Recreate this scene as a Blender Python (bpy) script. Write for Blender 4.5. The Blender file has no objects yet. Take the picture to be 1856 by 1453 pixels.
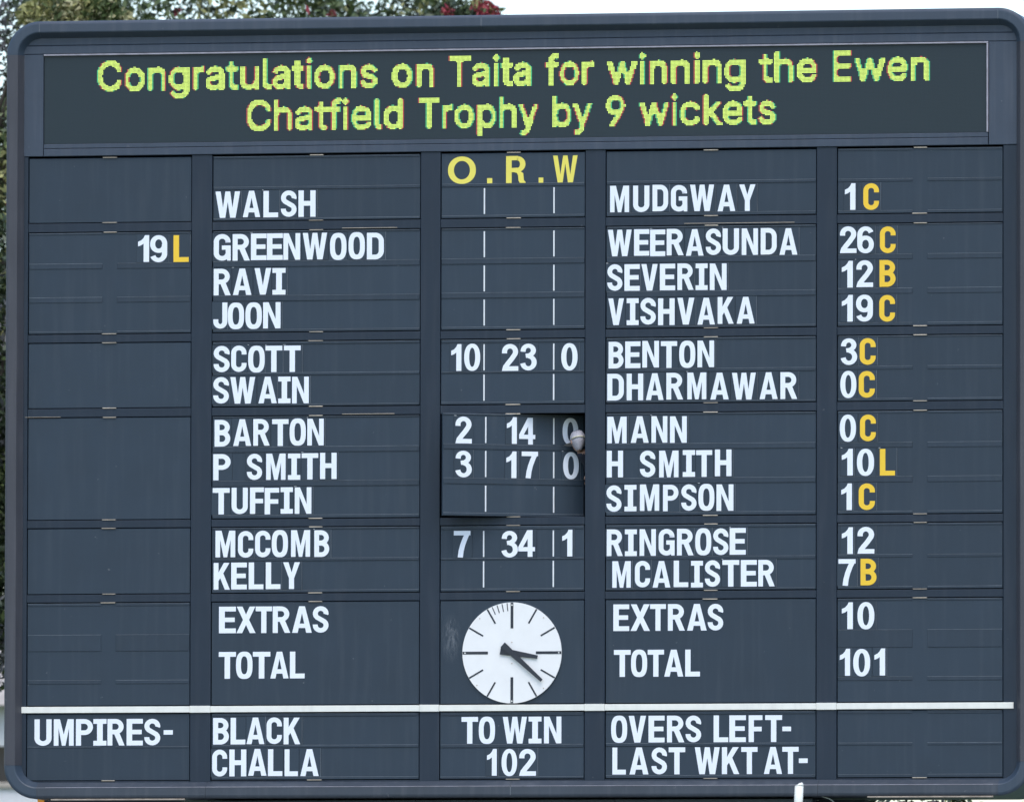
import bpy, bmesh, math, random
import numpy as np
from mathutils import Vector, Matrix
random.seed(7)
rng = np.random.default_rng(11)
S = bpy.context.scene
COL = S.collection
R = math.radians

# ---------------------------------------------------------------- camera
CAM = Vector((28.994, -150.0, 1.7))
YAW, PITCH, ROLL = R(10.89888), R(3.32763), R(0.12367)
FPX, PW, PH = 25000.0, 1856.0, 1453.0
_F = Vector((-math.sin(YAW)*math.cos(PITCH), math.cos(YAW)*math.cos(PITCH), math.sin(PITCH)))
_R0 = Vector((math.cos(YAW), math.sin(YAW), 0)); _U0 = _R0.cross(_F)
_R = math.cos(ROLL)*_R0 + math.sin(ROLL)*_U0
_U = -math.sin(ROLL)*_R0 + math.cos(ROLL)*_U0
cam = bpy.data.cameras.new('camera'); camo = bpy.data.objects.new('camera', cam); COL.objects.link(camo)
camo.matrix_world = Matrix(((_R.x,_U.x,-_F.x,CAM.x),(_R.y,_U.y,-_F.y,CAM.y),(_R.z,_U.z,-_F.z,CAM.z),(0,0,0,1)))
cam.sensor_fit = 'HORIZONTAL'; cam.sensor_width = 36.0; cam.lens = FPX/PW*36.0
cam.clip_start = 1.0; cam.clip_end = 6000.0
cam.dof.use_dof = True; cam.dof.focus_distance = 152.8; cam.dof.aperture_fstop = 1.4
S.camera = camo

# ---------------------------------------------------------------- light
SUN_EL, SUN_AZ = R(60), R(166)          # azimuth clockwise from +Y
world = bpy.data.worlds.new('World'); S.world = world; world.use_nodes = True
wn = world.node_tree; bg = wn.nodes['Background']
sky = wn.nodes.new('ShaderNodeTexSky'); sky.sky_type = 'NISHITA'; sky.sun_disc = False
sky.sun_elevation = SUN_EL; sky.sun_rotation = SUN_AZ
sky.air_density = 1.0; sky.dust_density = 1.6; sky.ozone_density = 1.0; sky.altitude = 0
wn.links.new(sky.outputs[0], bg.inputs[0]); bg.inputs[1].default_value = 0.15
sl = bpy.data.lights.new('sun', 'SUN'); sl.energy = .6; sl.angle = R(32); sl.color = (1.0, .965, .94)
so = bpy.data.objects.new('sun', sl); COL.objects.link(so)
sd = Vector((math.sin(SUN_AZ)*math.cos(SUN_EL), math.cos(SUN_AZ)*math.cos(SUN_EL), math.sin(SUN_EL)))
so.rotation_euler = sd.to_track_quat('Z', 'Y').to_euler(); so.location = (0, -30, 40)
S.view_settings.view_transform = 'Standard'; S.view_settings.look = 'None'
S.view_settings.gamma = 1.0; S.view_settings.use_curve_mapping = False
S.view_settings.exposure = 1.07

# ---------------------------------------------------------------- measuring: photo pixel -> point of a plane y = const
def at(px, py, y=0.0):
    d = _F + _R*((px-PW/2)/FPX) - _U*((py-PH/2)/FPX)
    t = (y-CAM.y)/d.y
    p = CAM + d*t
    return p
def ax(px, py, y=0.0): return at(px, py, y).x
def az(px, py, y=0.0): return at(px, py, y).z

# ---------------------------------------------------------------- materials
def mat(name, rgb, rough=.5, var=.06, scale=3.0, spec=.38, metal=0.0, bump=.0, bscale=60., rnd=0.0, streak=0.0, specks=0.0):
    m = bpy.data.materials.new(name); m.use_nodes = True
    nt = m.node_tree; N = nt.nodes; L = nt.links; b = N['Principled BSDF']
    b.inputs['Roughness'].default_value = rough; b.inputs['Metallic'].default_value = metal
    b.inputs['Specular IOR Level'].default_value = spec
    tc = N.new('ShaderNodeTexCoord'); geo = N.new('ShaderNodeNewGeometry')
    no = N.new('ShaderNodeTexNoise'); no.inputs['Scale'].default_value = scale; no.inputs['Detail'].default_value = 6
    no.inputs['Roughness'].default_value = .6
    L.new(geo.outputs['Position'], no.inputs['Vector'])
    mr = N.new('ShaderNodeMapRange'); mr.inputs[1].default_value = .3; mr.inputs[2].default_value = .7
    mr.inputs[3].default_value = 1-var; mr.inputs[4].default_value = 1+var
    L.new(no.outputs['Fac'], mr.inputs[0])
    val = mr.outputs[0]
    if rnd:
        oi = N.new('ShaderNodeObjectInfo'); m2 = N.new('ShaderNodeMapRange')
        m2.inputs[3].default_value = 1-rnd; m2.inputs[4].default_value = 1+rnd
        L.new(oi.outputs['Random'], m2.inputs[0])
        mu = N.new('ShaderNodeMath'); mu.operation = 'MULTIPLY'; L.new(val, mu.inputs[0]); L.new(m2.outputs[0], mu.inputs[1]); val = mu.outputs[0]
    vm = N.new('ShaderNodeVectorMath'); vm.operation = 'SCALE'; vm.inputs[0].default_value = rgb
    L.new(val, vm.inputs['Scale']); colr = vm.outputs[0]
    if streak:                                   # faint vertical rain streaks of dust
        mp = N.new('ShaderNodeMapping'); mp.inputs['Scale'].default_value = (9, 9, .6)
        L.new(geo.outputs['Position'], mp.inputs['Vector'])
        n2 = N.new('ShaderNodeTexNoise'); n2.inputs['Scale'].default_value = 1.5; n2.inputs['Detail'].default_value = 5
        L.new(mp.outputs[0], n2.inputs['Vector'])
        r2 = N.new('ShaderNodeMapRange'); r2.inputs[1].default_value = .5; r2.inputs[2].default_value = .8
        r2.inputs[3].default_value = 0; r2.inputs[4].default_value = streak
        L.new(n2.outputs['Fac'], r2.inputs[0])
        mx = N.new('ShaderNodeMix'); mx.data_type = 'RGBA'; L.new(r2.outputs[0], mx.inputs[0]); L.new(colr, mx.inputs[6])
        mx.inputs[7].default_value = (.22, .22, .23, 1); colr = mx.outputs[2]
    if specks:                                   # chipped paint and bird marks
        n3 = N.new('ShaderNodeTexNoise'); n3.inputs['Scale'].default_value = 14; n3.inputs['Detail'].default_value = 3
        L.new(geo.outputs['Position'], n3.inputs['Vector'])
        r3 = N.new('ShaderNodeMapRange'); r3.inputs[1].default_value = .735; r3.inputs[2].default_value = .78
        r3.inputs[3].default_value = 0; r3.inputs[4].default_value = specks
        L.new(n3.outputs['Fac'], r3.inputs[0])
        mx = N.new('ShaderNodeMix'); mx.data_type = 'RGBA'; L.new(r3.outputs[0], mx.inputs[0]); L.new(colr, mx.inputs[6])
        mx.inputs[7].default_value = (.3, .3, .3, 1); colr = mx.outputs[2]
    L.new(colr, b.inputs['Base Color'])
    rr = N.new('ShaderNodeMapRange'); rr.inputs[3].default_value = max(.05, rough-.08); rr.inputs[4].default_value = min(1, rough+.08)
    L.new(no.outputs['Fac'], rr.inputs[0]); L.new(rr.outputs[0], b.inputs['Roughness'])
    if bump:
        nb = N.new('ShaderNodeTexNoise'); nb.inputs['Scale'].default_value = bscale; L.new(geo.outputs['Position'], nb.inputs['Vector'])
        bp = N.new('ShaderNodeBump'); bp.inputs['Strength'].default_value = bump; bp.inputs['Distance'].default_value = .004
        L.new(nb.outputs['Fac'], bp.inputs['Height']); L.new(bp.outputs[0], b.inputs['Normal'])
    return m
def emis(name, rgb, st):
    m = bpy.data.materials.new(name); m.use_nodes = True; b = m.node_tree.nodes['Principled BSDF']
    b.inputs['Base Color'].default_value = (.05, .05, .05, 1); b.inputs['Emission Color'].default_value = (*rgb, 1)
    b.inputs['Emission Strength'].default_value = st
    # each diode is a little brighter or dimmer than the next
    N = m.node_tree.nodes; L = m.node_tree.links
    g = N.new('ShaderNodeNewGeometry'); n = N.new('ShaderNodeTexNoise'); n.inputs['Scale'].default_value = 25
    L.new(g.outputs['Position'], n.inputs['Vector']); r = N.new('ShaderNodeMapRange')
    r.inputs[3].default_value = st*.75; r.inputs[4].default_value = st*1.25; L.new(n.outputs['Fac'], r.inputs[0])
    L.new(r.outputs[0], b.inputs['Emission Strength'])
    return m
M = {}
M['panel']  = mat('panel_paint', (.0205, .0355, .053), .5, .07, 2.2, rnd=.07, streak=.05, specks=.25, bump=.15)
M['tile']   = mat('tile_plastic', (.0215, .0365, .054), .42, .05, 4, rnd=.10)
M['bar']    = mat('bar_paint', (.020, .034, .051), .45, .08, 6, rnd=.05, streak=.06)
M['post']   = mat('post_paint', (.0105, .021, .036), .5, .08, 3, streak=.05, specks=.2, bump=.15)
M['frame']  = mat('frame_paint', (.042, .058, .082), .42, .08, 2, streak=.10, specks=.2, bump=.15)
M['side']   = mat('side_frame_paint', (.050, .052, .062), .42, .10, 2, streak=.10, specks=.2, bump=.15)
M['corner'] = mat('corner_paint', (.036, .054, .078), .42, .08, 2, streak=.08, bump=.15)
M['fascia'] = mat('fascia_paint', (.042, .058, .083), .5, .10, 2, streak=.12, specks=.3, bump=.2)
M['trim']   = mat('worn_metal_trim', (.30, .29, .33), .35, .25, 8, metal=.2)
M['lip']    = mat('worn_lit_lip', (.13, .15, .17), .45, .35, 5, rnd=.2)  # pale worn tone; on letter rails it also paints light on top edges
M['base']   = mat('bottom_rail_paint', (.042, .053, .069), .42, .10, 2, streak=.12, specks=.35, bump=.15)
M['dark']   = mat('dark_interior', (.02, .024, .032), .8, .1, 3)
M['white']  = mat('white_letter', (.76, .80, .86), .4, .02, 5)
M['yellow'] = mat('yellow_letter', (.82, .53, .035), .4, .03, 5)
M['lemon']  = mat('lemon_letter', (.76, .66, .11), .4, .03, 5)
M['wrail']  = mat('white_rail_paint', (.74, .74, .67), .45, .05, 6, streak=.12)
M['line']   = mat('white_line', (.72, .74, .75), .4, .04, 8)
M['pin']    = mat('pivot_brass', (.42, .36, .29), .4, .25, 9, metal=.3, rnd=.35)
M['screen'] = mat('screen_mask', (.012, .024, .031), .45, .05, 1.2, bump=.3, bscale=120)
nt_ = M['screen'].node_tree; N = nt_.nodes; L = nt_.links; g_n = N.new('ShaderNodeNewGeometry'); sp = N.new('ShaderNodeSeparateXYZ'); L.new(g_n.outputs['Position'], sp.inputs[0])
prod = None
for ax_ in (0, 2):
    a_ = N.new('ShaderNodeMath'); a_.operation = 'MULTIPLY'; a_.inputs[1].default_value = 2*math.pi/.01435; L.new(sp.outputs[ax_], a_.inputs[0])
    c_ = N.new('ShaderNodeMath'); c_.operation = 'COSINE'; L.new(a_.outputs[0], c_.inputs[0])
    if prod is None: prod = c_
    else:
        d_ = N.new('ShaderNodeMath'); d_.operation = 'ADD'; L.new(prod.outputs[0], d_.inputs[0]); L.new(c_.outputs[0], d_.inputs[1]); prod = d_
mr_ = N.new('ShaderNodeMapRange'); mr_.inputs[1].default_value = -2; mr_.inputs[2].default_value = 2; mr_.inputs[3].default_value = .78; mr_.inputs[4].default_value = 1.22
L.new(prod.outputs[0], mr_.inputs[0]); bs = N['Principled BSDF']; src = bs.inputs['Base Color'].links[0].from_socket
sc_ = N.new('ShaderNodeVectorMath'); sc_.operation = 'SCALE'; L.new(src, sc_.inputs[0]); L.new(mr_.outputs[0], sc_.inputs['Scale']); L.new(sc_.outputs[0], bs.inputs['Base Color'])
M['ledg'] = emis('led_lime', (.66, .91, .15), .72)
M['lede'] = emis('led_green', (.06, .62, .24), .55)
M['ledr'] = emis('led_red', (.75, .06, .05), .42)

# ---------------------------------------------------------------- mesh helpers
class MB:
    def __init__(s): s.v = []; s.f = []; s.m = []
    def add(s, vs, fs, mi=0):
        k = len(s.v); s.v += [tuple(v) for v in vs]
        for f in fs: s.f.append([i+k for i in f]); s.m.append(mi)
    def box(s, x0, x1, y0, y1, z0, z1, mi=0):
        s.add([(x0,y0,z0),(x1,y0,z0),(x1,y1,z0),(x0,y1,z0),(x0,y0,z1),(x1,y0,z1),(x1,y1,z1),(x0,y1,z1)],
              [(0,1,5,4),(1,2,6,5),(2,3,7,6),(3,0,4,7),(4,5,6,7),(3,2,1,0)], mi)
    def bar(s, x0, x1, y0, y1, z0, z1, c, mi=0):     # box whose four front edges are chamfered by c
        o = [(x0,z0),(x1,z0),(x1,z1),(x0,z1)]; i = [(x0+c,z0+c),(x1-c,z0+c),(x1-c,z1-c),(x0+c,z1-c)]
        vs = [(x,y0,z) for x,z in i]+[(x,y0+c,z) for x,z in o]+[(x,y1,z) for x,z in o]
        fs = [(0,1,2,3)]
        for k in range(4):
            n = (k+1) % 4; fs += [(4+k,4+n,n,k),(8+k,8+n,4+n,4+k)]
        fs.append((11,10,9,8)); s.add(vs, fs, mi)
    def tube(s, pts, rad, n=8, mi=0, cap=True):
        pts = [Vector(p) for p in pts]; rs = rad if isinstance(rad, (list,tuple)) else [rad]*len(pts)
        k = len(s.v); prev = None
        for i, p in enumerate(pts):
            d = (pts[min(i+1,len(pts)-1)]-pts[max(i-1,0)]).normalized()
            a = d.cross(Vector((0,1,0)) if abs(d.y) < .9 else Vector((1,0,0))).normalized()
            if prev is not None and a.dot(prev) < 0: a = -a
            prev = a; b = d.cross(a)
            for j in range(n):
                t = 2*math.pi*j/n; s.v.append(tuple(p + (a*math.cos(t)+b*math.sin(t))*rs[i]))
        for i in range(len(pts)-1):
            for j in range(n):
                j2 = (j+1) % n; s.f.append([k+i*n+j, k+i*n+j2, k+(i+1)*n+j2, k+(i+1)*n+j]); s.m.append(mi)
        if cap:
            s.f.append([k+j for j in range(n)][::-1]); s.m.append(mi)
            e = k+(len(pts)-1)*n; s.f.append([e+j for j in range(n)]); s.m.append(mi)
    def build(s, name, mats, parent=None, origin=None, smooth=False):
        o_ = Vector(origin) if origin is not None else Vector((0,0,0))
        me = bpy.data.meshes.new(name)
        me.from_pydata([tuple(Vector(v)-o_) for v in s.v], [], s.f)
        for m in (mats if isinstance(mats, (list,tuple)) else [mats]): me.materials.append(m)
        me.polygons.foreach_set('material_index', s.m)
        bm = bmesh.new(); bm.from_mesh(me); bmesh.ops.recalc_face_normals(bm, faces=bm.faces); bm.to_mesh(me); bm.free()
        if smooth: me.polygons.foreach_set('use_smooth', [True]*len(me.polygons))
        o = bpy.data.objects.new(name, me); COL.objects.link(o)
        o.parent = parent
        o.location = o_ - (world_loc(parent) if parent else Vector((0,0,0)))
        return o
WL = {}
def world_loc(o):
    v = Vector((0,0,0))
    while o is not None: v += o.location; o = o.parent
    return v
def tag(o, label=None, cat=None, group=None, kind=None):
    if label: o['label'] = label
    if cat: o['category'] = cat
    if group: o['group'] = group
    if kind: o['kind'] = kind
    return o
def empty(name, loc):
    o = bpy.data.objects.new(name, None); o.empty_display_size = .2; COL.objects.link(o); o.location = loc; return o

# ---------------------------------------------------------------- letter shapes (unit cap height)
SV, SH = .19, .175
def arc(cx, cy, rx, ry, a0, a1, n=12):
    return [(cx+rx*math.cos(R(a0+(a1-a0)*i/n)), cy+ry*math.sin(R(a0+(a1-a0)*i/n))) for i in range(n+1)]
def stroke(p, w=SV, wh=None):
    """ribbon round a centre line; w across near-vertical runs, wh across near-horizontal ones"""
    wh = wh or SH; q = [p[0]]
    for a in p[1:]:
        if math.hypot(a[0]-q[-1][0], a[1]-q[-1][1]) > 1e-4: q.append(a)
    Lp, Rp = [], []
    for i, a in enumerate(q):
        d0 = q[max(i,1)-1]; d1 = q[min(i+1, len(q)-1)] if i < len(q)-1 else a
        if i == len(q)-1: d0, d1 = q[i-1], a
        if i == 0: d0, d1 = a, q[1]
        tx, ty = d1[0]-d0[0], d1[1]-d0[1]; l = math.hypot(tx, ty); tx /= l; ty /= l
        Lp.append((a[0]-ty*w/2, a[1]+tx*wh/2)); Rp.append((a[0]+ty*w/2, a[1]-tx*wh/2))
    return ('strip', Lp, Rp, False)
def ring(cx, cy, ox, oy, ix, iy, e=2.0, ei=2.0, n=40):
    def se(rx, ry, e): 
        r = []
        for i in range(n):
            t = 2*math.pi*i/n; c, s_ = math.cos(t), math.sin(t)
            r.append((cx+rx*math.copysign(abs(c)**(2/e), c), cy+ry*math.copysign(abs(s_)**(2/e), s_)))
        return r
    return ('strip', se(ox, oy, e), se(ix, iy, ei), True)
def poly(*p): return ('poly', list(p))
def rect(x0, y0, x1, y1): return poly((x0,y0),(x1,y0),(x1,y1),(x0,y1))
def bowl(x1, y0, y1, w=SV, r=None):                # right-hand bowl between the heights y0 and y1, from the stem
    cy = (y0+y1)/2; cx = x1-w/2; ry = (y1-y0)/2-SH/2; rx = min(.22, cx-SV*.9)
    r_ = ry if r is None else r
    p = [(.10, y1-SH/2)] + arc(cx-rx, y1-SH/2-r_, rx, r_, 90, 0) + arc(cx-rx, y0+SH/2+r_, rx, r_, 0, -90) + [(.10, y0+SH/2)]
    return stroke(p, w)
G = {}
G['E'] = (.58, [poly((0,0),(.58,0),(.58,.18),(.2,.18),(.2,.42),(.54,.42),(.54,.59),(.2,.59),(.2,.82),(.58,.82),(.58,1),(0,1))])
G['F'] = (.53, [poly((0,0),(.2,0),(.2,.40),(.5,.40),(.5,.57),(.2,.57),(.2,.82),(.53,.82),(.53,1),(0,1))])
G['L'] = (.55, [poly((0,0),(.55,0),(.55,.18),(.2,.18),(.2,1),(0,1))])
G['T'] = (.63, [poly((.215,0),(.415,0),(.415,.82),(.63,.82),(.63,1),(0,1),(0,.82),(.215,.82))])
G['I'] = (.48, [poly((0,0),(.48,0),(.48,.18),(.345,.18),(.345,.82),(.48,.82),(.48,1),(0,1),(0,.82),(.135,.82),(.135,.18),(0,.18))])
G['H'] = (.63, [poly((0,0),(.195,0),(.195,.42),(.435,.42),(.435,0),(.63,0),(.63,1),(.435,1),(.435,.6),(.195,.6),(.195,1),(0,1))])
G['N'] = (.64, [poly((0,0),(.18,0),(.18,.66),(.45,0),(.64,0),(.64,1),(.46,1),(.46,.36),(.2,1),(0,1))])
G['M'] = (.72, [poly((0,0),(.17,0),(.17,.66),(.295,0),(.425,0),(.55,.66),(.55,0),(.72,0),(.72,1),(.50,1),(.36,.42),(.22,1),(0,1))])
G['W'] = (.91, [poly((0,1),(.19,1),(.28,.38),(.365,1),(.545,1),(.63,.38),(.72,1),(.91,1),(.745,0),(.545,0),(.455,.60),(.365,0),(.165,0))])
G['V'] = (.64, [poly((0,1),(.2,1),(.32,.34),(.44,1),(.64,1),(.43,0),(.21,0))])
G['A'] = (.67, [poly((0,0),(.235,1),(.34,1),(.335,.74),(.19,0)), poly((.67,0),(.435,1),(.33,1),(.335,.74),(.48,0)), poly((.215,.18),(.455,.18),(.425,.345),(.245,.345))])
G['K'] = (.64, [poly((0,0),(.19,0),(.19,.32),(.26,.43),(.44,0),(.64,0),(.38,.61),(.62,1),(.40,1),(.19,.64),(.19,1),(0,1))])
G['X'] = (.70, [poly((0,0),(.21,0),(.35,.31),(.49,0),(.70,0),(.46,.5),(.69,1),(.48,1),(.35,.70),(.22,1),(.01,1),(.24,.5))])
G['Y'] = (.63, [poly((.22,0),(.41,0),(.41,.40),(.63,1),(.43,1),(.315,.62),(.20,1),(0,1),(.22,.40))])
G['D'] = (.63, [rect(0,0,.19,1), bowl(.63, 0, 1, r=.24)])
G['P'] = (.63, [rect(0,0,.19,1), bowl(.63, .40, 1)])
G['R'] = (.65, [rect(0,0,.19,1), bowl(.62, .42, 1), poly((.45,0),(.66,0),(.46,.47),(.25,.45))])
G['B'] = (.60, [rect(0,0,.19,1), bowl(.58, .44, 1), bowl(.60, 0, .60)])
G['O'] = (.62, [ring(.31,.5,.31,.51,.125,.335,2.7,2.5)])
G['C'] = (.60, [stroke([(.505,.66),(.505,.72)]+arc(.30,.72,.205,.1925,0,180)+arc(.30,.28,.205,.1925,180,360)+[(.505,.28),(.505,.34)])])
G['G'] = (.63, [stroke([(.525,.68),(.525,.73)]+arc(.31,.72,.215,.1925,0,180)+arc(.31,.28,.215,.1925,180,345)), poly((.30,.41),(.44,.41),(.45,.16),(.50,.0),(.63,0),(.63,.57),(.30,.57))])
G['U'] = (.62, [stroke([(.095,1),(.095,.3)]+arc(.31,.28,.215,.1925,180,360)+[(.525,.3),(.525,1)])])
G['J'] = (.53, [stroke([(.435,1),(.435,.3)]+arc(.265,.27,.17,.1825,0,-180)+[(.095,.36)])])
G['S'] = (.60, [stroke([(.495,.69)]+arc(.30,.72,.205,.1925,0,225)+arc(.30,.28,.205,.1925,45,-180)+[(.095,.31)])])
G['-'] = (.32, [rect(0,.40,.32,.57)])
G['0'] = (.61, [ring(.305,.5,.305,.51,.115,.36,2.25,2.1)])
G['1'] = (.38, [poly((.19,0),(.38,0),(.38,1),(.235,1),(.19,.90),(.11,.81),(0,.755),(0,.585),(.10,.62),(.19,.685))])
G['2'] = (.61, [stroke([(.095,.655)]+arc(.30,.715,.205,.205,172,-30,16)+[(.36,.44),(.22,.27),(.12,.13)], .19, .17), poly((0,0),(.61,0),(.61,.17),(.22,.17),(.06,.22),(.02,.1))])
G['3'] = (.61, [stroke([(.10,.70)]+arc(.295,.745,.19,.175,175,-65,14)+[(.33,.56),(.20,.545)], .19, .155), stroke([(.22,.545),(.30,.545)]+arc(.30,.30,.215,.225,80,-172,16), .19, .155)])
G['4'] = (.64, [poly((.36,0),(.545,0),(.545,1),(.36,1)), rect(0,.205,.64,.365), poly((0,.205),(0,.37),(.34,1),(.40,1),(.40,.745),(.17,.345))])
G['6'] = (.61, [ring(.305,.32,.305,.33,.125,.175,2.1,2.0), stroke([(.095,.33),(.095,.6)]+arc(.31,.68,.215,.24,180,22,14), .19, .16)])
G['7'] = (.61, [rect(0,.83,.61,1), stroke([(.50,.90),(.41,.70),(.33,.48),(.27,.24),(.24,0)], .19, .1)])
G['9'] = (.61, [ring(.305,.68,.305,.33,.125,.175,2.1,2.0), stroke([(.515,.67),(.515,.4)]+arc(.30,.32,.215,.24,0,-158,14), .19, .16)])
# wider grotesque capitals of the heading
G['hO'] = (.99, [ring(.495,.5,.495,.51,.285,.345,2.1,2.0)])
G['hR'] = (.72, [rect(0,0,.205,1), stroke([(.1,.925),(.42,.925)]+arc(.42,.70,.19,.215,90,-90)+[(.1,.475)], .2, .16), poly((.36,.46),(.52,.44),(.63,.36),(.655,.1),(.72,.03),(.72,0),(.50,0),(.455,.1),(.445,.27),(.40,.37),(.30,.40))])
G['hW'] = (.90, [poly((0,1),(.17,1),(.27,.30),(.37,1),(.53,1),(.635,.30),(.73,1),(.90,1),(.73,0),(.545,0),(.45,.70),(.355,0),(.17,0))])
G['h.'] = (.19, [rect(0,0,.19,.19)])
def glyph(mb, ch, x0, x1, z0, z1, y, mi):
    w, pcs = G[ch]; sx = (x1-x0)/w; sz = (z1-z0)
    for k, pc in enumerate(pcs):
        yy = y - .0012*k
        P = lambda p: (x0+p[0]*sx, yy, z0+p[1]*sz)
        if pc[0] == 'poly': mb.add([P(p) for p in pc[1]], [tuple(range(len(pc[1])))], mi)
        else:
            a, b, closed = pc[1:]; n = len(a); vs = [P(p) for p in a]+[P(p) for p in b]
            fs = [(i, (i+1) % n, n+(i+1) % n, n+i) for i in range(n if closed else n-1)]
            mb.add(vs, fs, mi)

# ---------------------------------------------------------------- ground
g = MB()
g.add([(-900,-900,0),(900,-900,0),(900,900,0),(-900,900,0)], [(0,1,2,3)])
grass = mat('grass', (.07, .11, .045), .9, .3, .6, bump=.5, bscale=30)
tag(g.build('ground', grass), kind='structure')

m_ = MB(); m_.box(-30, 30, -9, 6, -.3, .12)
tag(m_.build('bounce_apron', mat('bounce_concrete', (.30,.29,.27), .8, .15, 1.5, bump=.4, bscale=25)), kind='structure')  # unseen pale slab, added to bounce neutral light up under the frame
# ---------------------------------------------------------------- the board
XS = [-5.4, -3.5298, -3.2973, -.9259, -.7026, .9361, 1.1631, 3.538, 3.7636, 5.6238]
ZS = [13.3485, 12.6101, 12.5128, 11.3671, 11.2769, 10.5378, 10.4441, 9.2916, 9.2066, 8.4634, 8.3769, 7.2178, 7.1421, 6.3856]
FX0, FX1, FZ0, FZ1 = -5.63, 5.956, 6.187, 14.87
board = tag(empty('scoreboard', (0, 0, 0)), 'huge dark blue cricket scoreboard with rows of white name tiles in a round-cornered frame', 'scoreboard')

# outer frame: a profile swept round a rounded rectangle, in rails and corner castings
PROF = [(.012, 1.5), (.0, 1.42), (.0, -.088), (.006, -.104), (.020, -.114), (.036, -.118), (.118, -.118), (.130, -.112), (.182, -.012), (.188, .03)]
RC = .375
CORN = [Vector((FX0,0,FZ1)), Vector((FX1,0,FZ1)), Vector((FX1,0,FZ0)), Vector((FX0,0,FZ0))]
def sweep(pts, name, m, label=None):
    mb = MB(); k = len(PROF); vs = []
    for p, nrm in pts:
        for s_, y in PROF: vs.append((p.x+nrm.x*s_, y, p.z+nrm.z*s_))
    fs = []
    for i in range(len(pts)-1):
        for j in range(k-1): fs.append((i*k+j, i*k+j+1, (i+1)*k+j+1, (i+1)*k+j))
    fs.append(tuple(range(k))); fs.append(tuple(range((len(pts)-1)*k, len(pts)*k)))
    mb.add(vs, fs); o = mb.build(name, m, board)
    if label: o['label'] = label
    for p in o.data.polygons: p.use_smooth = False
    return o
CL = ['rounded upper left corner of the frame, bluer than the straight rails', 'rounded upper right corner of the frame', 'rounded lower right corner of the frame', 'rounded lower left corner of the frame, scuffed']
for c in range(4):
    P = CORN[c]; e1 = (CORN[c-1]-P).normalized(); e2 = (CORN[(c+1) % 4]-P).normalized()
    pts = []
    for i in range(15):
        t = math.pi/2*i/14; nrm = e2*math.cos(t)+e1*math.sin(t)
        pts.append((P+e1*RC+e2*RC-nrm*RC, nrm))
    sweep(pts, 'frame_corner', M['corner'], CL[c])
def rail(a, b, nrm, m): sweep([(Vector(a), nrm), (Vector(b), nrm)], 'frame_rail', m)
g_ = .0015
tj = ax(872, 35, -.116); b1, b2, b3 = ax(372, 1440, -.116), ax(925, 1440, -.116), ax(1482, 1440, -.116)
DN, UP, RT, LF = Vector((0,0,-1)), Vector((0,0,1)), Vector((1,0,0)), Vector((-1,0,0))
for a, b in ((FX0+RC, tj), (tj, FX1-RC)): rail((a+g_,0,FZ1), (b-g_,0,FZ1), DN, M['frame'])
for a, b in ((FX0+RC, b1), (b1, b2), (b2, b3), (b3, FX1-RC)): rail((a+g_,0,FZ0), (b-g_,0,FZ0), UP, M['base'])
for a, b in ((FX0+RC+.1, b1), (b1, b2), (b2, b3), (b3, FX1-RC-.05)):
    m_ = MB(); m_.box(a+.004, b-.004, -.1195, -.10, FZ0+.1225, FZ0+.1275); m_.build('worn_edge_strip', M['trim'], board)
for x_, z_ in ((tj, FZ1-.075), (b2, FZ0+.07), (FX0+RC, FZ1-.075), (FX1-RC, FZ1-.075)):
    m_ = MB(); m_.box(x_-.0035, x_+.0035, -.1192, -.112, z_-.045, z_+.045); m_.build('joint_strip', M['lip'], board)
rail((FX0,0,FZ0+RC+g_), (FX0,0,FZ1-RC-g_), RT, M['side']); rail((FX1,0,FZ0+RC+g_), (FX1,0,FZ1-RC-g_), LF, M['side'])

# posts between the columns, rails between the rows
XL, XR = FX0+.175, FX1-.175
ZT, ZB = ZS[0]+.012, ZS[-1]-.006
def post(x0, x1, z0, z1, m=None):
    mb = MB(); mb.bar(x0, x1, 0.0, .07, z0, z1, .004); return mb.build('post', m or M['post'], board)
posts = [(XL-.02, XS[0])]+[(XS[2*i+1], XS[2*i+2]) for i in range(4)]+[(XS[9], XR+.02)]
for x0, x1 in posts: post(x0, x1, ZB-.05, ZT)
ZSILL = az(900, 260) ; 
for c in range(5):
    x0, x1 = XS[2*c]+.002, XS[2*c+1]-.002
    for r_ in range(6):
        mb = MB(); mb.bar(x0, x1, .004, .07, ZS[2*r_+2], ZS[2*r_+1], .004)
        mb.build('cross_rail', M['post'], board)
    mb = MB(); mb.bar(x0, x1, .004, .07, ZB-.05, ZS[-1], .004); mb.build('cross_rail', M['post'], board)
# fascia boards above and below the lit display, and beside it
LX0, LX1, LZ0, LZ1 = -5.223, 5.436, 13.503, 14.486
def fascia(x0, x1, z0, z1, y0, y1=.07, label=None, m=None):
    mb = MB(); mb.bar(x0, x1, y0, y1, z0, z1, .006); o = mb.build('fascia_board', m or M['fascia'], board)
    if label: o['label'] = label
    return o
zt_in = FZ1-.17
fascia(XL-.02, XR+.02, LZ1+.118, zt_in, -.004)
fascia(XL-.02, XR+.03, LZ1+.022, LZ1+.115, -.014)
fascia(XL-.02, LX0-.006, ZT+.002, LZ1+.02, -.010, label='upright board at the left end of the lit display')
fascia(LX1+.026, XR+.03, ZT+.002, LZ1+.02, -.010, label='upright board at the right end of the lit display')
fascia(LX0, LX1+.02, LZ0-.055, LZ0-.004, -.012)
fascia(LX0, LX1+.02, ZT+.002, LZ0-.058, -.018)

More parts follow.
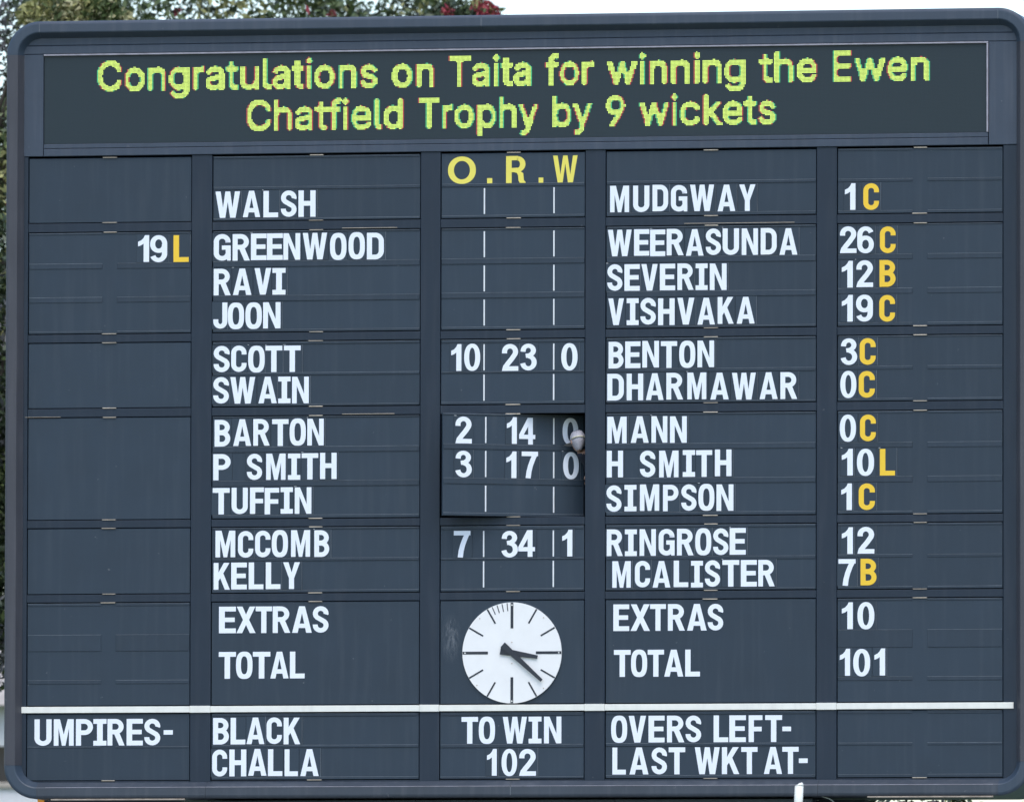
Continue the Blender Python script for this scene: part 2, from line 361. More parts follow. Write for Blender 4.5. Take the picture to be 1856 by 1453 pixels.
# ---- panels
ROWS = [[(347.2,394.9)], [(424.7,472.6),(487.3,534.8),(548.5,596.3)], [(627,674.6),(683.3,731.4)], [(760,808.3),(822.5,869.8),(884,932)],
        [(961.5,1010),(1019,1067.7)], [(1099,1147),(1181,1229.4)], [(1300.5,1348.6),(1357,1405)]]
def W_(s):    # "A:10-20 B:22-30" -> list
    r = []
    for t in s.split():
        c, q = t.rsplit(':', 1); a, b = q.split('/'); r.append((c, float(a), float(b)))
    return r
# (column, panel, row) -> letters with their left and right edge, then cap line and base line at the first letter
T = {
 (1,0,0): (W_('W:390.8/435.3 A:440.3/472 L:477.7/504.4 S:509.4/537.8 H:541.2/572.2'), 347.3, 395.0),
 (1,1,0): (W_('G:387.7/418.5 R:421.8/452.7 E:455.1/483.3 E:484/512.8 N:513.9/544.3 W:548.9/592.9 O:598.4/628.2 O:631.9/661.6 D:665.2/696'), 424.7, 472.8),
 (1,1,1): (W_('R:387.7/418.1 A:422.5/456 V:461.5/491.7 I:494/517.8'), 487, 535),
 (1,1,2): (W_('J:386.8/412.2 O:413/442.7 O:445/474.9 N:477/508.6'), 549, 596.3),
 (1,2,0): (W_('S:387.5/416.6 C:419.2/447 O:450/480 T:481.4/511.8 T:514.8/545.2'), 627.2, 674.8),
 (1,2,1): (W_('S:386.8/415.3 W:417.6/462.7 A:468.7/502 I:504.5/526.8 N:529.5/559.9'), 683.5, 731.6),
 (1,3,0): (W_('B:389.2/417.6 A:423/455.6 R:459.3/488.7 T:493.4/523.1 O:525.1/554.5 N:557.2/587'), 760.3, 808.6),
 (1,3,1): (W_('P:386.8/418.2 S:447.6/475.4 M:482.7/517.8 I:522.1/544.5 T:546.9/577 H:580.3/610.3'), 822.6, 870),
 (1,3,2): (W_('T:385.8/416.5 U:420/449.3 F:453.3/478.4 F:480/506 I:508.8/531 N:534.5/564.6'), 884.3, 932),
 (1,4,0): (W_('M:390.8/426.6 C:431.6/459.3 C:462.7/490.4 O:492.7/522.1 M:527.8/562.2 B:569.9/597'), 962, 1010.2),
 (1,4,1): (W_('K:387.5/416.9 E:419.2/447.6 L:451/477.7 L:482/508.5 Y:513.4/543.8'), 1019.4, 1067.8),
 (1,5,0): (W_('E:396.9/427.6 X:428.6/463.3 T:463.4/493 R:494.4/525.8 A:529.5/565.2 S:566.9/595.6'), 1099, 1147),
 (1,5,1): (W_('T:396.5/427.6 O:427.8/457.7 T:458.3/490 A:490/523.1 L:525.5/552.2'), 1181, 1229.4),
 (0,6,0): (W_('U:62.5/93.5 M:97.5/133.6 P:137.6/168.5 I:169.2/193 R:194.8/225.5 E:229.5/258.9 S:261.6/290.6 -:296.6/313.3'), 1302.8, 1350.8),
 (1,6,0): (W_('B:386.5/415.2 L:418.2/445 A:447/479.4 C:483.4/511.1 K:514.4/544.5'), 1300.4, 1348.5),
 (1,6,1): (W_('C:384.8/411.9 H:415.9/446.6 A:450/483.4 L:486/512 L:516.1/540.2 A:544.5/577.9'), 1357.2, 1405.8),
 (2,6,0): (W_('T:836.5/866.5 O:867.9/897.3 W:911.3/955 I:958.1/981.5 N:986.1/1017.5'), 1298.6, 1347),
 (2,6,1): (W_('1:882.9/900.6 0:909.3/937.4 2:941.3/971.7'), 1356.4, 1404.8),
 (3,0,0): (W_('M:1106/1140.5 U:1147.8/1177.2 D:1182.9/1211.3 G:1216.3/1246 W:1251/1294.5 A:1301/1333 Y:1340/1369.6'), 336.9, 384.8),
 (3,1,0): (W_('W:1102/1145 E:1149.5/1177 E:1178.5/1206 R:1208.6/1239 A:1243.4/1275.4 S:1279.4/1307 U:1310/1339.6 N:1344.6/1374 D:1379/1408 A:1413/1445.5'), 416.9, 464.8),
 (3,1,1): (W_('S:1101/1128.4 E:1132/1159.8 V:1162.8/1192.2 E:1196.2/1224 R:1228/1257 I:1261/1282.8 N:1286.8/1317.2'), 479.2, 527.2),
 (3,1,2): (W_('V:1102.7/1131 I:1136/1157.8 S:1161/1189 H:1193/1223 V:1228/1258.7 A:1264.4/1296 K:1301/1330 A:1335.5/1368'), 541.2, 589.6),
 (3,2,0): (W_('B:1103.4/1130.4 E:1133.4/1161 N:1164.5/1194.6 T:1198/1227.4 O:1231.3/1260.4 N:1264.4/1294.5'), 619, 667.2),
 (3,2,1): (W_('D:1101/1131 H:1136/1166 A:1171/1203 R:1208/1238 M:1246/1280.4 A:1287.8/1321 W:1327/1370 A:1377/1409.7 R:1414.7/1444.8'), 677.2, 725.6),
 (3,3,0): (W_('M:1101/1136 A:1143.5/1176 N:1181/1209.8 N:1214.6/1245'), 754.8, 802.8),
 (3,3,1): (W_('H:1100/1129.4 S:1160/1188 M:1195/1230 I:1237.7/1260 T:1262/1291 H:1296/1326'), 816.8, 865),
 (3,3,2): (W_('S:1099.4/1126.8 I:1132/1153.8 M:1160/1195 P:1202/1230 S:1235/1262.7 O:1266/1295 N:1298.8/1329.5'), 878.8, 926.6),
 (3,4,0): (W_('R:1100/1128.8 I:1132.8/1154.5 N:1159.5/1189 G:1194/1223 R:1227.3/1257 O:1260.4/1289.4 S:1292.8/1320.5 E:1322.8/1352'), 958.8, 1007),
 (3,4,1): (W_('M:1110/1143.5 C:1151/1178.5 A:1183/1215.3 L:1221.3/1247.7 I:1252.7/1274.4 S:1277.8/1305.5 T:1309.5/1340 E:1343/1372 R:1374.6/1404'), 1016.6, 1064.6),
 (3,5,0): (W_('E:1111.7/1140.5 X:1142.8/1178 T:1178.3/1207 R:1210.6/1241 A:1245.4/1281 S:1282.8/1311'), 1094.8, 1143),
 (3,5,1): (W_('T:1112.7/1143.2 O:1143.8/1173 T:1174/1203.6 A:1204/1238.5 L:1242/1268.7'), 1177.3, 1226),
 (3,6,0): (W_('O:1107.7/1136.8 V:1139.5/1171 E:1175.5/1204.6 R:1209/1240 S:1242.7/1271 L:1293.5/1320 E:1322/1352 F:1357/1382 T:1387/1417.6 -:1418/1433.8'), 1296.6, 1345),
 (3,6,1): (W_('L:1110/1134.4 A:1141/1175.5 S:1181/1209 T:1212/1242 W:1259.4/1304.5 K:1308.5/1340 T:1343.6/1373 A:1384.6/1417.6 T:1418/1447.6 -:1448/1464'), 1354, 1402.8),
 (4,0,0): (W_('1:1531.6/1550.7 yC:1565/1593.4'), 332.4, 380.6),
 (4,1,0): (W_('2:1522.6/1552.7 6:1554/1584 yC:1595/1623.5'), 411.4, 459.6),
 (4,1,1): (W_('1:1526/1546 2:1552.4/1582.8 yB:1594.4/1623.5'), 472.9, 521.2),
 (4,1,2): (W_('1:1526/1546 9:1551.7/1582.4 yC:1594/1622.5'), 535.2, 583.5),
 (4,2,0): (W_('3:1524.3/1554 yC:1558.4/1587.4'), 613.8, 662),
 (4,2,1): (W_('0:1523.3/1552.4 yC:1556.7/1585.8'), 672.3, 720.6),
 (4,3,0): (W_('0:1522.3/1551.7 yC:1559/1587.8'), 752, 800.2),
 (4,3,1): (W_('1:1526/1546 0:1553.4/1584.4 yL:1595/1622.5'), 813.6, 861.8),
 (4,3,2): (W_('1:1525/1544.3 yC:1556.7/1586'), 876.3, 924.4),
 (4,4,0): (W_('1:1526/1546 2:1554.4/1585'), 954.8, 1003),
 (4,4,1): (W_('7:1520/1551 yB:1560/1589'), 1012.6, 1060.7),
 (4,5,0): (W_('1:1526/1546 0:1554.4/1585'), 1090.8, 1139.2),
 (4,5,1): (W_('1:1522.3/1541 0:1546.7/1577.4 1:1585/1604.5'), 1175.6, 1224.4),
 (0,1,0): (W_('1:250.5/270.6 9:272.3/303.3 yL:314.7/342.4'), 426.8, 475.2),
 (2,2,0): (W_('1:818/836.5 0:841.5/870.5 2:910/939.7 3:943.4/973 0:1017.5/1047'), 624, 672.4),
 (2,3,0): (W_('2:822/852 1:916.7/935 4:939.2/969 0:1019.5/1048.5'), 757, 805.2),
 (2,3,1): (W_('3:822/852 1:915.6/934.2 7:944/974 0:1020.5/1049.5'), 818.4, 866.6),
 (2,4,0): (W_('7:822.8/852.8 3:909.3/939 4:939.7/969.9 1:1019.2/1037.6'), 961.8, 1010),
}
PAINTED = {(1,5,0),(1,5,1),(3,5,0),(3,5,1),(0,6,0),(2,6,0),(3,6,0),(3,6,1)}
BLANK = {(0,0),(0,2),(0,3),(0,4),(1,5),(3,5),(2,5)}      # panels without letter rails
OPEN = (2, 3); OPEN_ANG = R(26)
YP = .012
VB = [(877.6, 341.4), (1004.2, 341.4)]

def slot(c, p, r_):
    if (c,p,r_) in T:
        t = T[(c,p,r_)]; x = t[0][0][1]; return az(x, t[1], YP), az(x, t[2], YP)
    dx = {0:0,1:0,2:0,3:0,4:0}[c]
    a, b = ROWS[p][r_]
    zt, zb = az(390, a, YP), az(390, b, YP)
    if (4,p,r_) in T and c == 2:
        t = T[(4,p,r_)]; zt = .5*(zt+az(t[0][0][1], t[1], YP)); zb = .5*(zb+az(t[0][0][1], t[2], YP))
    return zt, zb
WNAME = {0:'left score column',1:'left name column',2:'middle bowling column',3:'right name column',4:'right score column'}
pivots = []
for c in range(5):
    for p in range(7):
        x0, x1 = XS[2*c]+.008, XS[2*c+1]-.008; z1, z0 = ZS[2*p]-.008, ZS[2*p+1]+.008
        if p == 6: z0 -= .0
        xc = (x0+x1)/2 if c != 2 else ax(930, 900)
        mb = MB(); mb.bar(x0, x1, YP, YP+.04, z0, z1, .004)
        ori = (xc, YP+.02, (z0+z1)/2)
        pan = mb.build('panel', M['panel'], board, ori)
        if (c,p) == OPEN: pan['label'] = 'revolving panel swung partly open, its right edge turned inward'
        elif p == 5 and c == 2: pan['label'] = 'plain panel behind the clock, chalky scuffs left of the dial'
        subs = []
        def put(o):
            subs.append(o); return o
        has_rows = (c,p) not in BLANK
        gap = .085 if c in (0,4) else 0
        def lrail(za, zb_, thick=.009):
            if zb_-za < .006: return
            segs = [(x0+.006, xc-gap), (xc+gap, x1-.006)] if gap else [(x0+.006, x1-.006)]
            for a, b in segs:
                th = thick if not gap else min(thick, .006)
                m_ = MB(); m_.bar(a, b, YP-th, YP+.001, za, zb_-.0036, .002)
                m_.box(a, b, YP-th-.001, YP+.001, zb_-.0034, zb_, 1)  # paler strip: sky light on the rail's top edge, put into the colour
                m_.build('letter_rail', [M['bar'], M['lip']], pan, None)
        rows = [slot(c,p,r_) for r_ in range(len(ROWS[p]))]
        if has_rows and not (p == 6 and c in (0,)):
            if p == 0:
                lrail(rows[0][0]+.016, rows[0][0]+.048); lrail(z0+.004, rows[0][1]-.010)
                if c in (1,4): lrail(z1-.026, z1-.004, .008)
            else:
                lrail(rows[0][0]+.016, z1-.004)
                for a, b in zip(rows, rows[1:]): lrail(b[0]+.016, a[1]-.009)
                if p == 5: lrail(rows[-1][1]-.05, rows[-1][1]-.009, .010)
                else: lrail(z0+.004, rows[-1][1]-.010)
        if p == 6 and c == 0: lrail(rows[1][0]+.016, rows[0][1]-.012, .004)
        # tiles and letters
        for r_ in range(len(ROWS[p])):
            if (c,p,r_) not in T: continue
            L_, yt, yb = T[(c,p,r_)]
            zt, zb = rows[r_]; painted = (c,p,r_) in PAINTED
            for i, (ch, a, b) in enumerate(L_):
                col = 'white'
                if ch[0] == 'y': col = 'yellow'; ch = ch[1:]
                xa, xb = ax(a, yb, YP), ax(b, yb, YP)
                jz = 0 if painted else random.uniform(-.004, .004)
                m_ = MB(); yf = YP-.002
                if not painted:
                    la = min(.016, (a-L_[i-1][2])/2/166-.0012) if i and a-L_[i-1][2] < 12 else .016
                    lb = min(.018, (L_[i+1][1]-b)/2/166-.0012) if i+1 < len(L_) and L_[i+1][1]-b < 12 else .018
                    yf = YP-.0075+random.uniform(-.0012,.0012)
                    m_.bar(xa-max(la,.0005), xb+max(lb,.0005), yf, YP-.0005, zb-.007+jz, zt+.010+jz, .0015, 0)
                    if i == len(L_)-1 or random.random() < .3:
                        xe = xb+max(lb,.0005); m_.box(xe+.0001, xe+.0030, yf-.0006, YP-.0005, zb-.007+jz, zt+.010+jz, 2)
                    if random.random() < .10:
                        xe = xa-max(la,.0005); m_.box(xe+.001, xe+random.uniform(.012,.03), yf-.001, yf+.002, zt+.0102+jz, zt+.0135+jz, 3)
                glyph(m_, ch, xa, xb, zb+jz, zt+jz, yf-.0012, 1)
                nm = 'painted_letter' if painted else ('number_tile' if ch.isdigit() else 'letter_tile')
                o = m_.build(nm, [M['tile'], M[col], M['lip'], M['line']], pan, ((xa+xb)/2, YP, zb))
                if col == 'yellow': o['label'] = 'tile with a yellow letter %s' % ch
        # the empty tile slots that show a light edge behind the last letter of a word are real thin tiles
        if c == 2 and p not in (5,6):
            off = 2.0 if (c,p) == OPEN else 0
            for r_ in range(len(ROWS[p])):
                zt, zb = rows[r_]
                for px in (877.6+off*.4, 1003.8):
                    xx = ax(px, 600, YP)
                    m_ = MB(); m_.bar(xx-.0075, xx+.0075, YP-.006, YP+.0005, zb+.004, zt-.002, .001)
                    m_.build('divider_line', M['line'], pan, None)
        if (c,p) == (2,0):
            zb_, zt_ = az(812, 334, YP)+.004, az(812, 284, YP)
            for ch, a, b in (('hO',812,862.6),('h.',883,892.3),('hR',917.3,953),('h.',976.4,984.8),('hW',1002.5,1046.9)):
                m_ = MB(); xa, xb = ax(a, 310, YP), ax(b, 310, YP)
                glyph(m_, ch, xa, xb, zb_, zt_-.004, YP-.002, 0)
                o = m_.build('painted_letter', M['lemon'], pan, ((xa+xb)/2, YP, zb_)); o['label'] = 'lemon yellow heading letter' if ch != 'h.' else 'lemon yellow heading dot'
        # pivot plates in the gap above and below
        if (c,p) != (2,5):
            for zz in ((ZS[2*p]-.005), (ZS[2*p+1]+.005)):
                if p == 6 and zz > 7: continue
                if p == 5 and zz < 8: continue
                w_ = .078
                m_ = MB(); m_.bar(xc-w_+random.uniform(-.01,.01), xc+w_, -.006, .03, zz-.0048, zz+.0048, .001)
                pv = m_.build('pivot_plate', M['pin'], board, None)
        if (c,p) == OPEN: pan.rotation_euler = (0, 0, OPEN_ANG)
# long worn edges in a pale metal tone above some panels
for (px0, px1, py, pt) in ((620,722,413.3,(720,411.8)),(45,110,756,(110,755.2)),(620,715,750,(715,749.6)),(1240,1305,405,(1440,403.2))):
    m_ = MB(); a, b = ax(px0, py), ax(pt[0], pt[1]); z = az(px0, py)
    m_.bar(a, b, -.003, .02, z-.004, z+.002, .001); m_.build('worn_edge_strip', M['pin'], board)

# white rail above the bottom row
zw0, zw1 = ZS[12]+.003, ZS[11]-.003
ends = [FX0+.165]+XS[1:9]+[FX1-.215]
for i in range(len(ends)-1):
    m_ = MB(); j = .0 if i % 2 == 0 else .004
    m_.bar(ends[i]+.001, ends[i+1]-.001, -.016-j, -.0005 if i % 2 else .003, zw0-j*.8, zw1+j*.8, .003)
    m_.build('white_rail', M['wrail'], board)
# housing behind: sides, roof, floor, back, and the gangways the scorers walk on
m_ = MB(); m_.box(FX0+.13, FX0+.16, .08, 1.499, FZ0+.13, FZ1-.13); m_.build('side_wall', M['dark'], board)
m_ = MB(); m_.box(FX1-.16, FX1-.13, .08, 1.499, FZ0+.13, FZ1-.13); m_.build('side_wall', M['dark'], board)
m_ = MB(); m_.box(FX0+.13, FX1-.13, 1.5, 1.53, FZ0+.13, FZ1-.13); m_.build('back_wall', M['dark'], board)
m_ = MB(); m_.box(FX0+.161, FX1-.161, .08, 1.499, FZ1-.16, FZ1-.13); m_.build('roof', M['dark'], board)
m_ = MB(); m_.box(FX0+.161, FX1-.161, .08, 1.499, FZ0+.13, FZ0+.16); m_.build('floor', M['dark'], board)
GZ = 8.40
m_ = MB(); m_.box(FX0+.17, FX1-.17, .30, 1.2, GZ-.04, GZ); m_.build('gangway', M['dark'], board)
m_ = MB(); m_.box(LX0-.02, LX1+.04, .10, .14, LZ0-.1, LZ1+.1); m_.build('display_backing', M['dark'], board)
# pale drip edge under the bottom rail
for a, b in ((92, 335), (1572, 1800)):
    xa, xb = ax(a, 1445, -.1), ax(b, 1445, -.1); m_ = MB(); m_.bar(xa, xb, -.108, -.06, FZ0-.018, FZ0-.001, .003); m_.build('drip_edge', mat('drip_edge_paint', (.32,.27,.22), .5, .3, 12), board)
# the lower walls that carry the board
lw = mat('lower_wall_paint', (.036, .052, .066), .55, .08, 2, streak=.08)
xw = [ax(383, 1447, .3), ax(760, 1447, .3), ax(1120, 1447, .3), ax(1478, 1447, .3)]
for a, b in zip(xw, xw[1:]):
    m_ = MB(); m_.bar(a+.002, b-.002, .10, .16, 0, FZ0-.02, .004); m_.build('lower_wall', lw, board)
m_ = MB(); m_.bar(xw[0]+.01, xw[-1]-.01, .161, 1.6, 0, FZ0-.03, .01); m_.build('base_block', M['dark'], board)
m_ = MB(); m_.bar(xw[-1]+.002, ax(1568, 1447, .5), .5, .8, 0, FZ0-.02, .004); m_.build('support_pier', M['dark'], board)
m_ = MB(); m_.bar(ax(340,1447,.5), xw[0]-.002, .5, .8, 0, FZ0-.02, .004); m_.build('support_pier', M['dark'], board)

# ---------------------------------------------------------------- lit display
disp = tag(empty('led_display', (LX0, 0, LZ0)), 'long lit message display with lime green text across the top of the scoreboard', 'electronic display')
m_ = MB(); m_.box(LX0, LX1, .010, .09, LZ0, LZ1); m_.build('screen', M['screen'], disp)
m_ = MB(); m_.bar(LX0-.004, LX1+.022, -.020, .05, LZ1+.001, LZ1+.020, .004); m_.build('trim', M['trim'], disp)
m_ = MB(); m_.bar(LX1+.002, LX1+.022, -.020, .05, LZ0, LZ1-.001, .004); m_.build('trim', M['trim'], disp)
# lit diodes of the message, row by row: columns where a lit run starts and ends
LED = [
    [],
    [],
    [],
    [210, 211, 358, 360, 403, 408, 473, 474, 516, 517],
    [49, 57, 174, 178, 209, 213, 321, 339, 357, 361, 402, 408, 472, 476, 514, 519, 578, 582, 623, 638],
    [47, 58, 174, 178, 208, 213, 321, 339, 356, 362, 401, 408, 471, 477, 514, 519, 577, 582, 623, 638],
    [45, 60, 147, 151, 174, 178, 199, 204, 208, 214, 321, 339, 356, 362, 364, 369, 400, 408, 471, 477, 514, 519, 568, 572, 577, 582, 623, 638],
    [45, 60, 147, 151, 174, 178, 199, 204, 208, 213, 321, 339, 357, 361, 364, 369, 400, 405, 406, 407, 471, 476, 514, 519, 568, 572, 577, 582, 623, 638],
    [44, 51, 54, 61, 147, 151, 174, 178, 199, 204, 210, 212, 327, 333, 358, 360, 364, 369, 400, 404, 473, 475, 515, 518, 568, 572, 577, 582, 623, 628],
    [43, 49, 56, 62, 71, 73, 90, 92, 106, 108, 125, 128, 135, 138, 146, 152, 174, 178, 188, 190, 199, 204, 222, 224, 241, 243, 257, 259, 284, 286, 303, 305, 328, 332, 346, 348, 364, 369, 379, 381, 400, 405, 415, 418, 433, 435, 486, 488, 504, 506, 529, 531, 545, 547, 568, 573, 577, 582, 585, 587, 602, 604, 623, 627, 672, 675, 691, 693],
    [43, 48, 57, 62, 68, 76, 82, 94, 103, 116, 118, 128, 132, 141, 144, 155, 156, 161, 167, 171, 174, 178, 185, 193, 197, 207, 208, 213, 219, 227, 234, 246, 254, 262, 280, 289, 295, 308, 328, 332, 343, 351, 357, 361, 362, 372, 376, 384, 397, 408, 412, 420, 426, 436, 446, 450, 456, 460, 465, 470, 472, 476, 479, 491, 496, 509, 514, 519, 521, 534, 542, 555, 565, 576, 577, 590, 599, 607, 623, 627, 640, 644, 650, 654, 660, 664, 669, 678, 684, 696],
    [42, 47, 58, 62, 66, 77, 82, 96, 102, 116, 118, 128, 131, 142, 144, 155, 156, 161, 167, 171, 174, 178, 183, 194, 197, 207, 208, 213, 218, 229, 234, 247, 252, 263, 279, 290, 295, 309, 328, 332, 342, 353, 357, 361, 362, 372, 374, 385, 397, 408, 411, 422, 426, 436, 446, 451, 455, 461, 465, 470, 472, 476, 479, 492, 496, 510, 514, 519, 521, 535, 541, 555, 565, 576, 577, 591, 597, 609, 623, 627, 640, 645, 649, 655, 659, 664, 668, 679, 684, 697],
    [42, 47, 58, 62, 66, 78, 82, 96, 101, 116, 118, 128, 130, 143, 144, 155, 156, 161, 167, 171, 174, 178, 182, 195, 197, 207, 208, 213, 217, 230, 234, 248, 252, 264, 278, 291, 295, 309, 328, 332, 341, 353, 357, 361, 362, 372, 374, 386, 397, 408, 410, 423, 426, 436, 446, 451, 455, 461, 465, 470, 472, 476, 479, 493, 496, 511, 514, 519, 521, 535, 540, 555, 565, 576, 577, 592, 597, 609, 623, 627, 640, 645, 649, 655, 659, 664, 667, 680, 684, 698],
    [42, 47, 65, 79, 82, 97, 100, 116, 118, 128, 129, 143, 145, 154, 156, 161, 167, 171, 174, 178, 182, 196, 197, 207, 208, 213, 216, 230, 234, 248, 251, 265, 277, 292, 295, 310, 328, 332, 340, 354, 357, 361, 362, 371, 373, 387, 397, 407, 410, 423, 426, 436, 447, 451, 455, 461, 465, 469, 472, 476, 479, 493, 496, 511, 514, 519, 521, 536, 539, 555, 566, 575, 577, 592, 596, 610, 623, 628, 640, 645, 649, 655, 659, 664, 666, 681, 684, 699],
    [42, 47, 64, 70, 74, 80, 82, 88, 92, 97, 100, 105, 110, 116, 118, 124, 129, 134, 139, 143, 147, 151, 156, 161, 167, 171, 174, 178, 181, 186, 191, 196, 199, 204, 208, 213, 216, 221, 226, 231, 234, 239, 243, 248, 251, 256, 260, 265, 277, 282, 287, 292, 295, 301, 305, 310, 328, 332, 340, 345, 349, 354, 357, 361, 364, 369, 373, 378, 382, 387, 400, 404, 409, 414, 419, 424, 426, 432, 447, 452, 454, 461, 464, 469, 472, 476, 479, 484, 488, 494, 496, 502, 506, 511, 514, 519, 521, 527, 531, 536, 539, 544, 549, 555, 568, 572, 577, 583, 587, 592, 595, 601, 605, 611, 623, 638, 641, 645, 648, 656, 659, 663, 666, 671, 676, 681, 684, 689, 694, 699],
    [42, 46, 64, 69, 75, 80, 82, 87, 93, 97, 100, 104, 110, 116, 118, 123, 130, 133, 139, 144, 147, 151, 156, 161, 167, 171, 174, 178, 183, 186, 191, 196, 199, 204, 208, 213, 215, 220, 226, 231, 234, 238, 244, 249, 251, 256, 261, 264, 277, 282, 288, 293, 295, 300, 306, 310, 328, 332, 341, 344, 350, 354, 357, 361, 364, 369, 374, 377, 382, 387, 400, 404, 409, 414, 419, 424, 426, 431, 447, 452, 454, 462, 464, 469, 472, 476, 479, 484, 489, 494, 496, 501, 507, 511, 514, 519, 521, 526, 532, 536, 539, 543, 550, 555, 568, 572, 577, 582, 588, 593, 595, 600, 606, 611, 623, 638, 641, 646, 648, 656, 658, 663, 666, 670, 677, 682, 684, 689, 694, 699],
    [42, 46, 64, 69, 75, 80, 82, 87, 93, 97, 99, 104, 111, 116, 118, 123, 136, 144, 147, 151, 156, 161, 167, 171, 174, 178, 188, 196, 199, 204, 208, 213, 215, 220, 227, 232, 234, 238, 244, 249, 251, 258, 276, 281, 288, 293, 295, 300, 306, 310, 328, 332, 347, 354, 357, 361, 364, 369, 379, 387, 400, 404, 409, 413, 420, 424, 426, 431, 447, 452, 454, 462, 464, 468, 472, 476, 479, 483, 489, 494, 496, 501, 507, 511, 514, 519, 521, 526, 532, 536, 538, 543, 550, 555, 568, 572, 577, 582, 588, 593, 595, 600, 606, 611, 623, 638, 641, 646, 648, 656, 658, 663, 665, 670, 676, 682, 684, 688, 694, 699],
    [42, 47, 64, 68, 76, 80, 82, 87, 93, 97, 99, 104, 111, 116, 118, 123, 132, 144, 147, 151, 156, 161, 167, 171, 174, 178, 184, 196, 199, 204, 208, 213, 215, 220, 227, 232, 234, 238, 244, 249, 252, 262, 276, 281, 288, 293, 295, 300, 306, 310, 328, 332, 343, 354, 357, 361, 364, 369, 375, 387, 400, 404, 408, 413, 420, 425, 426, 431, 448, 452, 454, 462, 463, 468, 472, 476, 479, 483, 489, 494, 496, 501, 507, 511, 514, 519, 521, 526, 532, 536, 538, 543, 550, 555, 568, 572, 577, 582, 588, 593, 595, 611, 623, 637, 642, 646, 648, 656, 658, 662, 665, 682, 684, 688, 694, 699],
    [42, 47, 64, 68, 76, 80, 82, 87, 93, 97, 99, 104, 111, 116, 118, 123, 130, 144, 147, 151, 156, 161, 167, 171, 174, 178, 183, 196, 199, 204, 208, 213, 215, 219, 227, 232, 234, 238, 244, 249, 252, 263, 276, 281, 289, 293, 295, 300, 306, 310, 328, 332, 341, 354, 357, 361, 364, 369, 374, 387, 400, 404, 408, 413, 420, 425, 426, 431, 448, 468, 472, 476, 479, 483, 489, 494, 496, 501, 507, 511, 514, 519, 521, 526, 532, 536, 538, 543, 550, 555, 568, 572, 577, 582, 588, 593, 595, 611, 623, 628, 642, 662, 665, 682, 684, 688, 694, 699],
    [42, 47, 58, 62, 64, 68, 76, 80, 82, 87, 93, 97, 99, 104, 111, 116, 118, 123, 129, 144, 147, 151, 156, 161, 167, 171, 174, 178, 182, 196, 199, 204, 208, 213, 215, 219, 227, 232, 234, 238, 244, 249, 253, 264, 276, 281, 289, 293, 295, 300, 306, 310, 328, 332, 340, 354, 357, 361, 364, 369, 373, 387, 400, 404, 408, 413, 420, 425, 426, 431, 448, 457, 458, 468, 472, 476, 479, 483, 489, 494, 496, 501, 507, 511, 514, 519, 521, 526, 532, 536, 538, 543, 550, 555, 568, 572, 577, 582, 588, 593, 595, 611, 623, 627, 642, 651, 653, 662, 665, 682, 684, 688, 694, 699],
    [42, 47, 58, 62, 64, 68, 76, 80, 82, 87, 93, 97, 99, 104, 111, 116, 118, 123, 129, 137, 139, 144, 147, 151, 156, 161, 167, 171, 174, 178, 181, 190, 191, 196, 199, 204, 208, 213, 215, 220, 227, 232, 234, 238, 244, 249, 256, 265, 276, 281, 288, 293, 295, 300, 306, 310, 328, 332, 340, 348, 349, 354, 357, 361, 364, 369, 372, 381, 382, 387, 400, 404, 408, 413, 420, 424, 426, 431, 449, 457, 459, 467, 472, 476, 479, 483, 489, 494, 496, 501, 507, 511, 514, 519, 521, 526, 532, 536, 538, 543, 550, 555, 568, 572, 577, 582, 588, 593, 595, 611, 623, 627, 643, 651, 653, 661, 665, 681, 684, 688, 694, 699],
    [43, 48, 57, 62, 64, 69, 75, 80, 82, 87, 93, 97, 99, 104, 111, 116, 118, 123, 129, 133, 139, 144, 147, 151, 156, 161, 166, 171, 174, 178, 181, 186, 191, 196, 199, 204, 208, 213, 215, 220, 227, 231, 234, 238, 244, 249, 253, 254, 260, 265, 276, 281, 288, 293, 295, 300, 306, 310, 328, 332, 340, 344, 350, 354, 357, 361, 364, 369, 372, 377, 382, 387, 400, 404, 409, 413, 420, 424, 426, 431, 449, 457, 459, 467, 472, 476, 479, 483, 489, 494, 496, 501, 507, 511, 514, 519, 521, 526, 532, 536, 538, 543, 550, 555, 568, 572, 577, 582, 588, 593, 595, 599, 623, 627, 643, 651, 653, 661, 665, 670, 684, 688, 694, 699],
    [43, 49, 56, 62, 64, 69, 75, 80, 82, 87, 93, 97, 100, 105, 110, 116, 118, 123, 129, 133, 139, 144, 147, 151, 156, 161, 166, 171, 174, 178, 181, 185, 191, 196, 199, 204, 208, 213, 215, 220, 226, 231, 234, 238, 244, 249, 251, 255, 260, 265, 277, 282, 288, 293, 295, 300, 306, 310, 328, 332, 340, 344, 349, 354, 357, 361, 364, 369, 372, 377, 382, 387, 400, 404, 409, 414, 419, 424, 426, 431, 449, 457, 459, 467, 472, 476, 479, 483, 489, 494, 496, 501, 507, 511, 514, 519, 521, 526, 532, 536, 539, 544, 549, 555, 568, 572, 577, 582, 588, 593, 595, 600, 606, 611, 623, 627, 643, 651, 653, 661, 666, 671, 677, 681, 684, 688, 694, 699],
